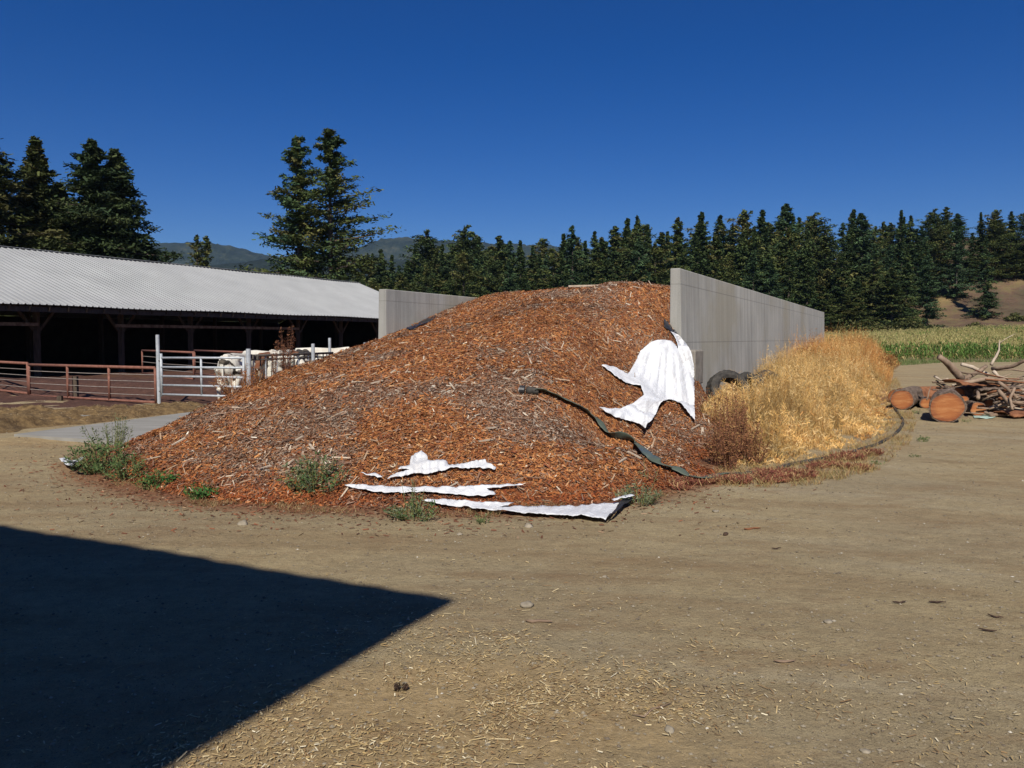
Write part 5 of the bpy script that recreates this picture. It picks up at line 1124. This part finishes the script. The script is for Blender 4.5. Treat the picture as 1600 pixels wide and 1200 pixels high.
# bark bits strewn beyond the toe
Xv, Yv = view_pts(110000, 6.5, 18); pz = pile0(Xv, Yv); k = (pz < .05) & (pz > -.75) & (rng.random(len(pz)) < np.exp(pz*7.0)*.9); Xv, Yv = Xv[k], Yv[k]; n = len(Xv); L = rng.uniform(.015, .06, n)
V, Fc, C = flakes(np.stack([Xv, Yv, terrain(Xv, Yv)+.008], -1), L, L*.3, rng.uniform(0, 6.28, n), rng.normal(0, .2, n), rng.normal(0, .4, n), pick(n, [(.22, .09, .045), (.13, .055, .03), (.30, .2, .12)], [4, 4, 1]))
o = link('strewn_bark', mesh_np('strewn_bark', V, Fc, C), M['attr']); tag(o, 'loose brown bark bits strewn in front of the pile', 'bark bits', kind='stuff')
sr = random.Random(8)
stones = [(380, 820, .055, 'grey stone on the dirt just above the shadow'), (826, 822, .05, 'flat pale stone near the end of the white strip'), (718, 836, .03, 'small stone below the middle of the white strips'), (824, 953, .05, 'dark grey stone right of the shadow tip'), (1294, 979, .03, 'pale round stone on the open dirt'), (1046, 1145, .028, 'whitish stone in the foreground straw'), (1352, 1177, .022, 'dark pebble near the bottom right'), (1118, 801, .04, 'flat pale stone right of the grey weed'), (945, 904, .02, 'small dark stone below the folded strip'), (1590, 911, .02, 'pale pebble at the right edge'), (170, 722, .03, 'brown stone at the far left pile toe')]
for x, y, r, lab in stones:
    b = MB(); b.ell((0, 0, 0), (1, 1, 1), None, 12, 8); vv = []
    for v in b.v:
        w = Vector(v); w *= 1+.22*math.sin(w.x*3+x)*math.cos(w.y*4+y)+.12*math.sin(w.z*5+x); vv.append((w.x*r*1.2, w.y*r, w.z*r*.55))
    b.v = [(x_*.75, y_*.75, z_*.8) for x_, y_, z_ in vv]; o = b.build('stone', M['stone'], None, True); q = gp(x, y); o.location = (q[0], q[1], float(terrain(q[0], q[1]))+r*.15); o.rotation_euler = (0, 0, sr.uniform(0, 6)); tag(o, lab, 'stone')
mdk = mat_noise('dark_debris', (.03, .02, .015), (.10, .06, .04), 20, .9, .3, .004)
q = gp(627, 1083); root = empty('pine_cone', (q[0], q[1], float(terrain(q[0], q[1]))+.018)); tag(root, 'small brown pine cone on the straw right of the shadow', 'pine cone'); b = MB()
for i in range(70):
    f = (i+.5)/70; a = i*2.4; rr = .022*math.sin(math.pi*(f*.85+.1)); p = Vector((-.035+.07*f, rr*math.cos(a), rr*math.sin(a))); o_ = Vector((.004, math.cos(a), math.sin(a))); s_ = Vector((0, -math.sin(a), math.cos(a)))*.007
    b.add([p*.6-s_*.5, p*.6+s_*.5, p+o_*.006+s_, p+o_*.006-s_, ], [(0, 1, 2, 3)])
b.build('scales', mdk, root)
for x, y, L, a, lab in [(1226, 1043, .11, -.2, 'short tan stick curled on the dirt in the middle right'), (1020, 1118, .22, .5, 'thin bent twig in the foreground straw'), (1555, 968, .09, -.8, 'dark little stick at the right'), (1544, 990, .09, -.4, 'curled dark stick below it at the right'), (1464, 947, .10, .05, 'flat brown stick on the right dirt'), (1405, 946, .09, .05, 'flat brown stick left of its twin'), (1175, 825, .16, .3, 'reddish bark piece on the dirt below the red weeds'), (1134, 835, .05, .5, 'small black lump on the dirt below the grey weed'), (1213, 857, .08, .1, 'thin brown bark bit on the open dirt'), (842, 978, .16, -.3, 'pale curved straw stem right of the shadow tip')]:
    q = gp(x, y); pts = [Vector((math.cos(a)*L*f*.5, math.sin(a)*L*f*.5, .008+.006*abs(f))) for f in (-1, -.5, 0, .5, 1)]; random.seed(int(x)); pts = [p+Vector((0, L*.10*math.sin(f*2.4+random.uniform(-2, 2))+random.uniform(-.05, .05)*L, 0)) for p, f in zip(pts, (-1, -.5, 0, .5, 1))]; r = L*.06 if L < .2 else .004
    if 'lump' in lab: r = .018
    b = MB(); b.tube(pts, [r*.5, r, r*1.05, r*.9, r*.4], 7, jit=.2); o = b.build('stick', M['branchwood'] if ('tan' in lab or 'pale' in lab or 'twig' in lab) else (M['redbark'] if 'red' in lab else mdk), None, True); o.location = (q[0], q[1], float(terrain(q[0], q[1]))); tag(o, lab, 'stick' if 'lump' not in lab else 'debris')

# ---------------------------------------------------------------- air
HAZE = 1
if HAZE:
    b = MB(); b.box((0, 0, 240), (7300, 7300, 488)); m = bpy.data.materials.new('haze_air'); m.use_nodes = True; t = m.node_tree; t.nodes.remove(t.nodes['Principled BSDF'])
    v = t.nodes.new('ShaderNodeVolumePrincipled'); v.inputs['Density'].default_value = .00007; v.inputs['Color'].default_value = (.40, .65, 1.0, 1); v.inputs['Anisotropy'].default_value = .1
    t.links.new(v.outputs[0], t.nodes['Material Output'].inputs['Volume']); o = b.build('haze', m); o.location = (0, 0, 0); tag(o, 'thin blue air over the valley', 'haze', kind='stuff')
print('forest trees', cnt)
